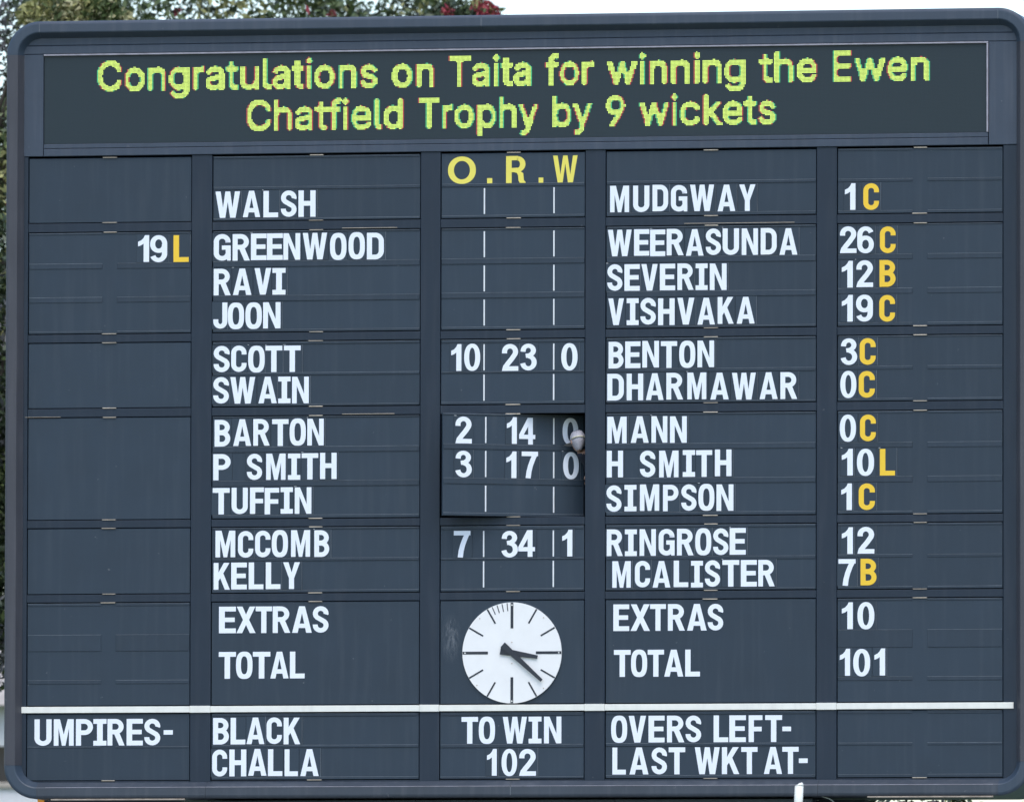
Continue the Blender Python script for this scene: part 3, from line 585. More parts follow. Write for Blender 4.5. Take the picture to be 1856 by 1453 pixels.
    [44, 51, 54, 61, 64, 70, 74, 79, 82, 87, 93, 97, 100, 116, 118, 123, 129, 134, 138, 144, 147, 152, 156, 162, 165, 171, 174, 179, 181, 186, 190, 196, 199, 204, 208, 213, 216, 221, 225, 231, 234, 238, 244, 249, 251, 256, 260, 265, 277, 283, 287, 292, 295, 300, 306, 310, 328, 332, 340, 345, 348, 354, 357, 361, 364, 369, 372, 377, 381, 387, 400, 404, 409, 415, 418, 424, 426, 431, 450, 456, 460, 466, 472, 476, 479, 483, 489, 494, 496, 501, 507, 511, 514, 519, 521, 526, 532, 536, 539, 555, 568, 573, 577, 582, 588, 593, 595, 601, 605, 611, 623, 628, 643, 650, 654, 661, 666, 672, 676, 681, 684, 688, 694, 699],
    [45, 60, 65, 79, 82, 87, 93, 97, 101, 116, 118, 123, 129, 144, 147, 155, 157, 171, 174, 196, 199, 207, 208, 213, 216, 230, 234, 238, 244, 249, 251, 265, 278, 292, 295, 300, 306, 310, 328, 332, 340, 354, 357, 361, 364, 372, 373, 387, 400, 404, 410, 423, 426, 431, 450, 456, 460, 466, 472, 476, 479, 483, 489, 494, 496, 501, 507, 511, 514, 519, 521, 526, 532, 536, 540, 555, 568, 576, 577, 582, 588, 593, 596, 610, 623, 638, 644, 650, 654, 660, 667, 681, 684, 688, 694, 699],
    [45, 60, 66, 78, 82, 87, 93, 97, 102, 116, 118, 123, 129, 144, 147, 155, 157, 171, 174, 181, 182, 196, 200, 207, 208, 213, 217, 229, 234, 238, 244, 249, 252, 264, 278, 291, 295, 300, 306, 310, 328, 332, 340, 354, 357, 361, 365, 372, 373, 387, 400, 404, 411, 422, 426, 431, 450, 456, 460, 466, 472, 476, 479, 483, 489, 494, 496, 501, 507, 511, 514, 519, 521, 526, 532, 536, 541, 555, 568, 576, 577, 582, 588, 593, 597, 610, 623, 638, 644, 650, 654, 660, 667, 680, 684, 688, 694, 699],
    [47, 58, 67, 77, 82, 87, 93, 97, 103, 116, 118, 123, 130, 144, 148, 155, 158, 171, 175, 181, 183, 196, 200, 207, 208, 213, 218, 228, 234, 238, 244, 249, 252, 263, 279, 290, 295, 300, 306, 310, 328, 332, 341, 354, 357, 361, 365, 372, 374, 387, 400, 404, 412, 421, 426, 431, 450, 455, 460, 465, 472, 476, 479, 483, 489, 494, 496, 501, 507, 511, 514, 519, 521, 526, 532, 536, 542, 555, 569, 576, 577, 582, 588, 593, 598, 609, 623, 638, 644, 649, 655, 660, 668, 679, 684, 688, 694, 699],
    [49, 56, 68, 76, 83, 86, 93, 97, 105, 109, 111, 116, 119, 122, 132, 138, 139, 143, 149, 155, 160, 165, 167, 171, 176, 181, 184, 191, 192, 196, 202, 207, 209, 213, 220, 227, 234, 238, 244, 248, 254, 262, 281, 288, 296, 299, 306, 310, 328, 332, 343, 349, 350, 354, 357, 361, 367, 372, 375, 382, 383, 387, 400, 404, 413, 420, 427, 430, 451, 455, 461, 465, 472, 476, 479, 483, 490, 493, 497, 501, 507, 511, 514, 518, 522, 525, 532, 536, 544, 548, 550, 555, 570, 576, 578, 582, 588, 592, 599, 607, 623, 638, 645, 649, 655, 659, 670, 678, 684, 688, 695, 699],
    [101, 104, 111, 116, 541, 543, 550, 555],
    [100, 105, 110, 115, 539, 544, 549, 554],
    [100, 115, 539, 554],
    [101, 114, 540, 553],
    [102, 113, 541, 553],
    [103, 112, 542, 551],
    [],
    [232, 236, 239, 241, 498, 500],
    [167, 175, 183, 187, 230, 237, 238, 242, 263, 266, 282, 285, 297, 314, 361, 365, 403, 407, 450, 456, 497, 501, 522, 525],
    [165, 177, 183, 187, 229, 243, 262, 267, 281, 286, 297, 314, 361, 365, 403, 407, 448, 458, 496, 502, 521, 526],
    [164, 178, 183, 187, 218, 222, 228, 236, 237, 243, 262, 267, 281, 286, 297, 314, 361, 365, 403, 407, 447, 459, 496, 502, 521, 526, 556, 560],
    [163, 179, 183, 187, 218, 222, 228, 236, 238, 242, 262, 267, 281, 286, 297, 314, 361, 365, 403, 407, 446, 459, 497, 501, 521, 526, 556, 560],
    [162, 170, 173, 180, 183, 187, 218, 222, 228, 233, 239, 241, 262, 267, 281, 286, 303, 308, 361, 365, 403, 407, 446, 451, 455, 460, 498, 500, 521, 526, 556, 560],
    [162, 168, 175, 180, 183, 187, 190, 192, 206, 209, 217, 222, 228, 233, 251, 253, 262, 267, 276, 278, 281, 286, 303, 308, 322, 325, 333, 335, 351, 353, 361, 365, 368, 370, 403, 407, 410, 412, 446, 450, 456, 460, 511, 513, 521, 526, 544, 546, 555, 561, 571, 573],
    [161, 167, 176, 181, 183, 195, 203, 212, 215, 236, 238, 242, 248, 256, 262, 267, 273, 286, 303, 308, 316, 325, 330, 338, 343, 355, 361, 372, 376, 381, 388, 392, 403, 415, 419, 423, 430, 435, 445, 450, 456, 460, 471, 476, 481, 486, 491, 495, 497, 501, 508, 516, 521, 526, 531, 536, 541, 549, 553, 564, 568, 576],
    [161, 166, 176, 181, 183, 196, 202, 213, 215, 236, 238, 242, 247, 258, 262, 267, 272, 286, 303, 308, 316, 325, 328, 339, 343, 357, 361, 374, 376, 381, 388, 392, 403, 416, 419, 424, 430, 434, 445, 450, 456, 461, 471, 476, 481, 486, 490, 495, 497, 501, 506, 517, 521, 526, 530, 536, 540, 551, 553, 564, 566, 577],
    [161, 166, 177, 181, 183, 197, 201, 214, 215, 236, 238, 242, 246, 259, 262, 267, 271, 286, 303, 308, 316, 325, 328, 340, 343, 357, 361, 374, 377, 381, 387, 392, 403, 417, 419, 424, 429, 434, 445, 450, 456, 461, 471, 476, 480, 486, 490, 495, 497, 501, 505, 518, 521, 526, 529, 535, 539, 552, 553, 564, 566, 578],
    [161, 165, 183, 197, 200, 214, 216, 236, 238, 242, 245, 259, 262, 267, 271, 286, 303, 308, 316, 325, 327, 341, 343, 358, 361, 375, 377, 382, 387, 392, 403, 417, 420, 424, 429, 434, 445, 450, 456, 460, 472, 477, 480, 486, 490, 495, 497, 501, 505, 519, 521, 526, 528, 534, 538, 552, 554, 563, 565, 578],
    [161, 165, 183, 188, 193, 198, 200, 205, 210, 214, 218, 222, 228, 233, 238, 242, 245, 250, 255, 260, 262, 267, 270, 276, 280, 286, 303, 308, 316, 321, 326, 332, 336, 341, 343, 349, 353, 358, 361, 366, 370, 375, 377, 382, 387, 391, 403, 409, 413, 418, 420, 425, 429, 433, 446, 451, 455, 460, 472, 477, 480, 487, 490, 494, 497, 501, 504, 509, 514, 519, 521, 526, 527, 533, 538, 543, 548, 553, 556, 560, 565, 570, 574, 579],
    [161, 165, 183, 188, 193, 198, 201, 204, 210, 214, 218, 222, 228, 233, 238, 242, 245, 249, 255, 260, 262, 267, 270, 275, 281, 286, 303, 308, 316, 320, 326, 331, 337, 341, 343, 348, 354, 359, 361, 365, 371, 375, 378, 383, 386, 391, 403, 408, 413, 418, 420, 425, 428, 433, 446, 460, 472, 477, 479, 487, 489, 494, 497, 501, 504, 509, 515, 519, 521, 532, 537, 542, 548, 553, 556, 560, 565, 570, 575, 578],
    [161, 165, 183, 187, 193, 198, 207, 214, 218, 222, 228, 233, 238, 242, 244, 249, 255, 260, 262, 267, 270, 274, 281, 286, 303, 308, 316, 320, 326, 330, 337, 342, 343, 348, 354, 359, 361, 365, 371, 375, 378, 383, 386, 390, 403, 408, 414, 418, 421, 425, 428, 433, 447, 459, 473, 477, 479, 487, 489, 494, 497, 501, 503, 508, 516, 517, 521, 531, 537, 542, 548, 553, 556, 560, 565, 572],
    [161, 165, 183, 187, 193, 198, 203, 214, 218, 222, 228, 233, 238, 242, 244, 260, 262, 267, 270, 274, 281, 286, 303, 308, 316, 320, 326, 330, 337, 342, 343, 348, 355, 359, 361, 365, 371, 375, 379, 383, 386, 390, 403, 408, 414, 418, 421, 426, 428, 432, 447, 459, 473, 478, 479, 488, 489, 493, 497, 501, 503, 508, 521, 530, 537, 553, 556, 560, 565, 575],
    [161, 165, 183, 187, 193, 198, 201, 214, 218, 222, 228, 233, 238, 242, 244, 260, 262, 267, 270, 274, 281, 286, 303, 308, 316, 320, 326, 330, 337, 342, 343, 348, 355, 359, 361, 365, 371, 375, 379, 384, 385, 390, 403, 407, 414, 418, 421, 426, 427, 432, 449, 458, 473, 478, 479, 493, 497, 501, 503, 508, 521, 530, 537, 553, 556, 560, 566, 577],
    [161, 166, 177, 181, 183, 187, 193, 198, 200, 214, 218, 222, 228, 233, 238, 242, 244, 260, 262, 267, 270, 274, 281, 286, 303, 308, 316, 320, 326, 330, 337, 342, 343, 348, 355, 359, 361, 365, 371, 375, 379, 384, 385, 389, 403, 407, 414, 418, 422, 426, 427, 432, 452, 458, 474, 483, 484, 493, 497, 501, 503, 508, 521, 531, 537, 553, 556, 560, 567, 578],
    [161, 166, 176, 181, 183, 187, 193, 198, 200, 208, 210, 214, 218, 222, 228, 233, 238, 242, 244, 260, 262, 267, 270, 274, 281, 286, 303, 308, 316, 320, 326, 330, 337, 342, 343, 348, 355, 359, 361, 365, 371, 375, 380, 389, 403, 408, 414, 418, 422, 431, 452, 457, 474, 482, 484, 493, 497, 501, 503, 508, 521, 532, 537, 553, 556, 560, 570, 579],
    [161, 167, 176, 181, 183, 187, 193, 198, 200, 204, 210, 214, 218, 222, 228, 233, 238, 242, 244, 249, 262, 267, 270, 274, 281, 286, 303, 308, 316, 320, 326, 331, 337, 342, 343, 348, 354, 359, 361, 365, 371, 375, 380, 389, 403, 408, 414, 418, 422, 431, 451, 457, 474, 482, 484, 492, 497, 501, 503, 508, 515, 518, 521, 526, 527, 533, 537, 542, 556, 560, 567, 568, 574, 579],
    [162, 168, 175, 180, 183, 187, 193, 198, 200, 204, 210, 214, 218, 222, 228, 233, 238, 242, 245, 249, 256, 260, 262, 267, 270, 275, 280, 286, 303, 308, 316, 320, 326, 331, 336, 341, 343, 349, 354, 359, 361, 365, 371, 375, 380, 388, 403, 408, 413, 418, 423, 431, 451, 456, 475, 482, 485, 492, 497, 501, 504, 509, 515, 519, 521, 526, 528, 534, 537, 542, 549, 553, 556, 560, 565, 569, 574, 579],
    [162, 170, 173, 180, 183, 187, 193, 198, 200, 205, 209, 214, 218, 222, 228, 233, 238, 242, 245, 250, 255, 260, 262, 267, 270, 276, 280, 286, 303, 308, 316, 320, 327, 332, 336, 341, 343, 350, 353, 358, 361, 365, 371, 375, 381, 388, 403, 409, 412, 418, 423, 430, 450, 455, 475, 482, 485, 492, 497, 501, 504, 510, 514, 519, 521, 526, 529, 534, 538, 543, 548, 553, 556, 561, 564, 570, 574, 579],
    [163, 179, 183, 187, 193, 198, 200, 214, 218, 225, 228, 233, 238, 242, 246, 260, 262, 269, 271, 286, 303, 308, 316, 320, 327, 340, 343, 358, 361, 365, 371, 375, 381, 388, 403, 417, 424, 430, 449, 455, 475, 481, 485, 491, 497, 501, 505, 519, 521, 526, 529, 535, 538, 553, 556, 564, 565, 579],
    [164, 178, 183, 187, 193, 198, 200, 214, 218, 226, 228, 233, 238, 242, 246, 259, 263, 269, 272, 286, 303, 308, 316, 320, 328, 340, 343, 357, 361, 365, 371, 375, 381, 387, 403, 417, 424, 429, 449, 454, 475, 481, 485, 491, 497, 501, 505, 518, 521, 526, 530, 536, 539, 552, 556, 564, 565, 578],
    [165, 177, 183, 187, 193, 198, 201, 214, 219, 226, 228, 233, 238, 242, 247, 258, 263, 269, 272, 286, 303, 308, 316, 320, 329, 339, 343, 356, 361, 365, 371, 375, 382, 387, 403, 416, 424, 429, 448, 453, 476, 481, 486, 491, 497, 501, 507, 517, 521, 526, 531, 537, 540, 551, 557, 564, 566, 577],
    [167, 175, 183, 187, 194, 197, 203, 209, 210, 214, 220, 225, 228, 232, 238, 242, 249, 256, 264, 269, 274, 280, 282, 285, 304, 307, 316, 320, 330, 337, 343, 348, 349, 355, 361, 365, 371, 375, 382, 386, 403, 407, 408, 414, 424, 429, 448, 453, 476, 480, 486, 490, 497, 501, 508, 515, 522, 525, 532, 537, 542, 549, 558, 564, 568, 576],
    [343, 348, 382, 386, 424, 428],
    [343, 348, 381, 386, 423, 428],
    [343, 348, 378, 385, 420, 428],
    [343, 348, 378, 385, 420, 427],
    [343, 348, 377, 384, 420, 426],
    [344, 348, 378, 383, 420, 425],
    [],
    [],
]
NR, NC = len(LED), 743
full = np.zeros((NR, NC+1), bool)
for r_, e in enumerate(LED):
    for a, b in zip(e[0::2], e[1::2]): full[r_, a:b] = True
pitch = (LX1-LX0)/NC; pz = (LZ1-LZ0)/NR
lm = MB(); h = pitch*.37
tint = {}
for r_ in range(NR):
    line = 0 if r_ < 36 else 1
    for c in range(NC):
        if not full[r_,c]: continue
        mi = 0
        lft = not full[r_,c-1]; rgt = not full[r_,c+1]
        if lft or rgt:
            hsh = math.sin((c//4)*12.9898+line*78.233+(3 if lft else 9))*43758.5453; hsh -= math.floor(hsh)
            mi = 1 if hsh < .30 else (2 if hsh < .55 else 0)
        cx, cz = LX0+(c+.5)*pitch, LZ1-(r_+.5)*pz
        lm.add([(cx-h,.006,cz-h),(cx+h,.006,cz-h),(cx+h,.006,cz+h),(cx-h,.006,cz+h)], [(0,1,2,3)], mi)
tag(lm.build('lit_diodes', [M['ledg'], M['lede'], M['ledr']], disp), kind='stuff')

# ---------------------------------------------------------------- clock
ck = Vector(at(927.3, 1182.3, -.03)); rad = (az(927,1091,-.03)-az(927,1274,-.03))/2; ck.y = 0
clock = tag(empty('clock', ck), 'round white clock with black hour marks and no numerals, below the bowling column', 'clock')
wclk = mat('clock_face_paint', (.77, .77, .75), .35, .03, 5, specks=.1); blk = mat('clock_black', (.025,.03,.04), .4, .1, 8)
scr = mat('clock_screw', (.45,.36,.27), .4, .3, 30); scw = mat('clock_screw_white', (.7,.7,.66), .4, .1, 30)
yc = -.012
m_ = MB(); n = 96; vs = [(ck.x+rad*math.cos(2*math.pi*i/n), yc, ck.z+rad*math.sin(2*math.pi*i/n)) for i in range(n)]
vs += [(x, .016, z) for x, _, z in vs]
m_.add(vs, [tuple(range(n))]+[(i, (i+1) % n, n+(i+1) % n, n+i) for i in range(n)]); m_.build('dial', wclk, clock)
px = rad/91.0
def mark(deg, r0, r1, w, y0=yc-.003, y1=yc+.001, name='hour_mark', w2=None, m=blk, off=(0,0)):
    a = R(90-deg); d = Vector((math.cos(a),0,math.sin(a))); s_ = Vector((-d.z,0,d.x)); w2 = w2 or w
    q = [ck+d*r0*px+s_*w/2*px, ck+d*r0*px-s_*w/2*px, ck+d*r1*px-s_*w2/2*px, ck+d*r1*px+s_*w2/2*px]
    mm = MB(); mm.add([(v.x+off[0],y0,v.z+off[1]) for v in q]+[(v.x+off[0],y1,v.z+off[1]) for v in q], [(0,1,2,3),(4,5,1,0),(5,6,2,1),(6,7,3,2),(7,4,0,3),(7,6,5,4)])
    return mm.build(name, m, clock)
for k in range(12):
    if k % 3 == 0: mark(30*k, 44, 90.5, 5)
    else: mark(30*k, 61, 90.5, 2.9)
for k in range(56, 60): mark(6*k+.2, 75.5 if k != 55 else 70, 90, 1.5, name='minute_mark')
mark(99.5, -21, 48, 13, yc-.022, yc-.014, 'hour_hand', 6)
mark(132.3, -21.5, 75, 11.5, yc-.036, yc-.028, 'minute_hand', 5.5)
mm = MB(); mm.tube([(ck.x, yc-.04, ck.z), (ck.x, yc, ck.z)], .02, 16); mm.build('hand_hub', blk, clock)
def screw(dx, dz, m, r=.007):
    mm = MB(); c_ = (ck.x+dx*px, 0, ck.z+dz*px); mm.tube([(c_[0], yc-.0065, c_[2]), (c_[0], yc, c_[2])], r, 8); mm.build('screw', m, clock)
for dx, dz in ((0,86),(0,-87),(86,0),(-86,0)): screw(dx, dz, scw, .009)
for dx, dz in ((-59,62),(58,63),(58,-64),(-64,-58),(0,19),(0,-19)): screw(dx, dz, scr, .006)
# chalk scuff left of the dial: worn patch of the panel paint, its own thin film of dust
sm = bpy.data.materials.new('chalk_scuff'); sm.use_nodes = True; N = sm.node_tree.nodes; L = sm.node_tree.links
b = N['Principled BSDF']; b.inputs['Base Color'].default_value = (.42,.45,.48,1); b.inputs['Roughness'].default_value = .9
gg = N.new('ShaderNodeNewGeometry'); mp = N.new('ShaderNodeMapping'); mp.inputs['Scale'].default_value = (30,1,9); mp.inputs['Rotation'].default_value = (0,R(12),0)
L.new(gg.outputs['Position'], mp.inputs['Vector']); nn = N.new('ShaderNodeTexNoise'); nn.inputs['Scale'].default_value = 1.2; nn.inputs['Detail'].default_value = 8; nn.inputs['Roughness'].default_value = .7
L.new(mp.outputs[0], nn.inputs['Vector']); tcn = N.new('ShaderNodeTexCoord')
gm = N.new('ShaderNodeMapping'); gm.inputs['Location'].default_value = (-1,-1,-1); gm.inputs['Scale'].default_value = (2,2,2); L.new(tcn.outputs['Generated'], gm.inputs['Vector'])
gr = N.new('ShaderNodeTexGradient'); gr.gradient_type = 'SPHERICAL'
cz_ = N.new('ShaderNodeSeparateXYZ'); cb = N.new('ShaderNodeCombineXYZ'); L.new(gm.outputs[0], cz_.inputs[0]); L.new(cz_.outputs[0], cb.inputs[0]); L.new(cz_.outputs[2], cb.inputs[1]); L.new(cb.outputs[0], gr.inputs[0])
ml = N.new('ShaderNodeMath'); ml.operation = 'MULTIPLY'; r1 = N.new('ShaderNodeMapRange'); r1.inputs[1].default_value = .42; r1.inputs[2].default_value = .75
L.new(nn.outputs['Fac'], r1.inputs[0]); L.new(r1.outputs[0], ml.inputs[0]); L.new(gr.outputs['Fac'], ml.inputs[1]); 
m5 = N.new('ShaderNodeMath'); m5.operation = 'MULTIPLY'; m5.inputs[1].default_value = .5; m5.use_clamp = True; L.new(ml.outputs[0], m5.inputs[0]); L.new(m5.outputs[0], b.inputs['Alpha'])
m_ = MB(); xa, xb = ax(797,1150), ax(836,1150); m_.add([(xa+.01,YP-.002,az(800,1205)),(xb,YP-.002,az(800,1205)),(xb,YP-.002,az(800,1108)),(xa+.01,YP-.002,az(800,1108))], [(0,1,2,3)])
m_.build('chalk_scuff', sm, board)

# ---------------------------------------------------------------- the scorer behind the open panel
def person():
    hx, hz, hy = ax(1047.5, 800, .16), az(1047.5, 800, .16), .16
    root = tag(empty('person', (hx+.34, .62, GZ)), 'person in a pale cap and dark jacket behind the half-open panel', 'person')
    o0 = world_loc(root)
    skin = mat('skin', (.34,.21,.16), .5, .05, 20); jac = mat('navy_jacket', (.018,.022,.035), .8, .15, 20); sl_ = mat('blue_sleeve', (.16,.20,.27), .8, .1, 20)
    tro = mat('dark_trousers', (.03,.03,.035), .85, .1, 20); capm = mat('cap_cloth', (.40,.39,.42), .85, .06, 25); strap = mat('cap_strap', (.62,.58,.42), .7, .1, 25)
    hair = mat('grey_hair', (.33,.32,.35), .8, .2, 60)
    # body skeleton: he leans left out of the shelter of the post
    px_, py_ = hx+.34, .60
    J = {'pel':(px_,py_,GZ+.90,.145),'waist':(px_-.03,py_-.03,GZ+1.04,.13),'chest':(px_-.10,py_-.10,hz-.46,.155),'sho':(px_-.18,py_-.16,hz-.28,.13),
         'neck':(hx+.05,.24,hz-.165,.058),'head0':(hx+.02,.19,hz-.09,.07),
         'hl':(px_-.1,py_,GZ+.86,.10),'kl':(px_-.13,py_-.03,GZ+.48,.065),'al':(px_-.14,py_+.02,GZ+.09,.045),'tl':(px_-.15,py_-.16,GZ+.045,.04),
         'hr':(px_+.1,py_,GZ+.86,.10),'kr':(px_+.13,py_-.03,GZ+.48,.065),'ar':(px_+.14,py_+.02,GZ+.09,.045),'tr':(px_+.16,py_-.16,GZ+.045,.04),
         'sr':(px_-.00,py_-.14,hz-.30,.07),'er':(px_+.12,py_-.12,hz-.56,.048),'wr':(px_+.08,py_-.32,hz-.74,.032)}
    wl = Vector((ax(1062.5, 868, .22), .22, az(1062.5, 862, .22)))
    J['sl'] = (hx+.10,.34,hz-.27,.065); J['el'] = (hx+.125,.20,hz-.36,.048); J['wl'] = (wl.x+.034,wl.y,wl.z+.03,.03)
    names = list(J); E_ = [('pel','waist'),('waist','chest'),('chest','sho'),('sho','neck'),('neck','head0'),('pel','hl'),('hl','kl'),('kl','al'),('al','tl'),('pel','hr'),('hr','kr'),('kr','ar'),('ar','tr'),('sho','sr'),('sr','er'),('er','wr'),('sho','sl'),('sl','el'),('el','wl')]
    me = bpy.data.meshes.new('body'); me.from_pydata([tuple(Vector(J[k][:3])-o0) for k in names], [(names.index(a), names.index(b)) for a, b in E_], [])
    ob = bpy.data.objects.new('body', me); COL.objects.link(ob); ob.parent = root
    md = ob.modifiers.new('skin', 'SKIN')
    for i, k in enumerate(names):
        sv = me.skin_vertices[0].data[i]; sv.radius = (J[k][3], J[k][3]); sv.use_root = (k == 'pel')
    s2 = ob.modifiers.new('sub', 'SUBSURF'); s2.levels = 2; s2.render_levels = 2
    dg = bpy.context.evaluated_depsgraph_get(); dg.update(); em = bpy.data.meshes.new_from_object(ob.evaluated_get(dg))
    ob.modifiers.clear(); ob.data = em; em.materials.clear()
    for m in (jac, tro, skin, sl_): em.materials.append(m)
    for p in em.polygons:
        c_ = p.center+o0; p.use_smooth = True
        p.material_index = 1 if c_.z < GZ+.93 else (2 if c_.z > hz-.13 else 0)
        if (Vector(J['wl'][:3])-c_).length < .045: p.material_index = 2
        elif c_.x < hx+.135 and c_.z < hz-.30 and c_.y < .3: p.material_index = 3
    # head with a face turned away to the back left
    face = Vector((-.45, .85, -.25)).normalized(); up = Vector((-.12, .25, .95)); side = face.cross(up).normalized(); up = side.cross(face)
    H = Vector((hx, hy, hz))
    def ell(mb, c_, a, b_, c2, nu=20, nv=14, lo=-90, hi=90, mi=0, f=None):
        k = len(mb.v)
        for i in range(nv+1):
            t = R(lo+(hi-lo)*i/nv)
            for j in range(nu):
                u = 2*math.pi*j/nu; v = (a*math.cos(t)*math.cos(u), b_*math.cos(t)*math.sin(u), c2*math.sin(t))
                if f: v = f(v)
                mb.v.append(tuple(c_+side*v[0]+face*v[1]+up*v[2]))
        for i in range(nv):
            for j in range(nu):
                j2 = (j+1) % nu; mb.f.append([k+i*nu+j, k+i*nu+j2, k+(i+1)*nu+j2, k+(i+1)*nu+j]); mb.m.append(mi)
    mb = MB()
    def jaw(v): 
        x, y, z = v
        if z < 0: x *= 1+z*2.2; y *= (1+z*1.2) if y < 0 else 1
        return (x, y, z)
    ell(mb, H, .074, .093, .118, f=jaw)
    # nose, ears, lips
    nb_ = H+face*.090-up*.012; mb.add([nb_+up*.035-face*.002, nb_+face*.024-up*.012, nb_+side*.016-up*.018, nb_-side*.016-up*.018], [(0,1,2),(0,3,1),(1,3,2)])
    for s_ in (-1,1): ell(mb, H+side*.076*s_-face*.005-up*.005, .012, .018, .032, 10, 8)
    ell(mb, H+face*.086-up*.055, .025, .008, .008, 10, 6)
    mb.build('head', skin, root, smooth=True)
    mb = MB()
    for s_ in (-1,1): ell(mb, H+face*.084+side*.03*s_+up*.012, .012, .008, .009, 10, 6)
    mb.build('eyes', scw, root, smooth=True)
    mb = MB()      # grey hair on the back of the head below the cap
    ell(mb, H-face*.012-up*.004, .079, .092, .118, 24, 12, -62, 30, f=lambda v: (v[0], min(v[1], .035), v[2]) if v[2] > 0 else (v[0]*(1+v[2]*3.4), min(v[1],.02)*(1+v[2]*2), v[2]))
    mb.build('hair', hair, root, smooth=True)
    mb = MB(); ell(mb, H+up*.028-face*.004, .087, .104, .100, 28, 10, -8, 90)
    cp = mb.build('cap', capm, root, smooth=True)
    mb = MB()      # peak, pointing away
    k = 12; vs = []
    for rr_, dz in ((.085,.0),(.165,-.018)):
        for i in range(k+1):
            u = R(30+120*i/k); vs.append(H+up*(.02+dz-.02*abs(math.cos(u)))+side*(rr_*.95*math.cos(u))+face*(rr_*math.sin(u)))
    fs = [(i, i+1, k+2+i, k+1+i) for i in range(k)]
    vs2 = [v-up*.004 for v in vs]; mb.add(vs+vs2, fs+[tuple(q+len(vs) for q in f) for f in fs]); p_ = mb.build('cap_peak', capm, cp, smooth=True)
    mb = MB(); pts = []
    for i in range(13):
        u = R(205+130*i/12); pts.append(H+up*(.018+.010*math.sin(math.pi*i/12))+side*(.090*math.cos(u))+face*(-.004+.108*math.sin(u)))
    mb.tube(pts, .007, 6); mb.build('cap_strap', strap, cp, smooth=True)
    mb = MB()
    for q in range(6):
        a = math.pi*q/6; pts = []
        for i in range(9):
            t = R(10+80*i/8); pts.append(H+up*(.028+.1015*math.sin(t))-face*.004+side*(.0885*math.cos(t)*math.cos(a*2))+face*(.1055*math.cos(t)*math.sin(a*2)))
        mb.tube(pts, .0018, 4)
    mb.build('cap_seam', capm, cp)
    # left hand: palm, four bent fingers and thumb, holding the panel edge
    mb = MB(); w0 = Vector(J['wl'][:3])
    mb.tube([w0+Vector((0,0,.012)), w0+Vector((-.004,-.004,-.012)), w0+Vector((-.010,-.008,-.045)), w0+Vector((-.014,-.010,-.075))], [.024,.030,.034,.030], 10)
    for i in range(4):
        o_ = w0+Vector((-.012-.002*i, -.034+.017*i, -.068)); ln = (.030,.036,.034,.026)[i]
        mb.tube([o_, o_+Vector((-.006,0,-ln)), o_+Vector((-.018,0,-ln*1.6)), o_+Vector((-.032,0,-ln*1.5))], [.0095,.009,.0085,.007], 7)
    o_ = w0+Vector((-.020,-.026,-.025)); mb.tube([o_, o_+Vector((-.018,-.018,-.022)), o_+Vector((-.028,-.02,-.048))], [.012,.0105,.008], 7)
    mb.build('hand', skin, root, smooth=True)
    mb = MB(); w1 = Vector(J['wr'][:3])
    mb.tube([w1+Vector((0,0,.01)), w1+Vector((0,0,-.03)), w1+Vector((0,-.004,-.085))], [.026,.034,.030], 10)
    for i in range(4):
        o_ = w1+Vector((-.026+.017*i, -.004, -.082)); ln = (.030,.036,.034,.026)[i]
        mb.tube([o_, o_+Vector((0,-.006,-ln)), o_+Vector((0,-.018,-ln*1.7))], [.0095,.009,.007], 7)
    o_ = w1+Vector((-.028,0,-.03)); mb.tube([o_, o_+Vector((-.02,-.01,-.025)), o_+Vector((-.024,-.014,-.05))], [.012,.0105,.008], 7)
    mb.build('hand', skin, root, smooth=True)
person()

# ---------------------------------------------------------------- things round the board
# white post in front of the bottom rail
y_ = -4.0; tx, tz = ax(1448.6, 1420, y_), az(1448.6, 1420, y_); bx = ax(1447, 1453, y_)
pw = mat('white_post_paint', (.78,.78,.70), .4, .03, 5)
wp = tag(empty('white_post', (tx-(tx-bx)*3, y_, 0)), 'slim white post with a rounded cap standing in front of the bottom rail', 'post')
m_ = MB(); m_.tube([(tx-.02, y_, 0), (bx, y_, tz-.2), (tx, y_, tz-.02)], .047, 14); m_.build('shaft', pw, wp, smooth=True)
m_ = MB(); m_.tube([(tx, y_, tz-.019), (tx, y_, tz-.008), (tx-.004, y_, tz), (tx-.006, y_, tz+.003)], [.0485,.047,.036,.012], 14); m_.build('cap', pw, wp, smooth=True)
# cable loop hanging from the board
cm = mat('cable_sheath', (.35,.40,.38), .5, .1, 10)
pts = [at(1486,1441,.05), at(1494,1443.5,.05), at(1502,1446,.05), at(1509,1450,.05), at(1513,1456,.05), at(1514,1466,.05), at(1509,1478,.05), at(1500,1486,.06)]
pts.append(pts[-1]+Vector((-.02,.03,-.3)))
m_ = MB(); m_.tube(pts, .008, 6); c_ = m_.build('cable', cm, smooth=True, origin=pts[0]); tag(c_, 'thin pale cable looping down below the board near its right end', 'cable')

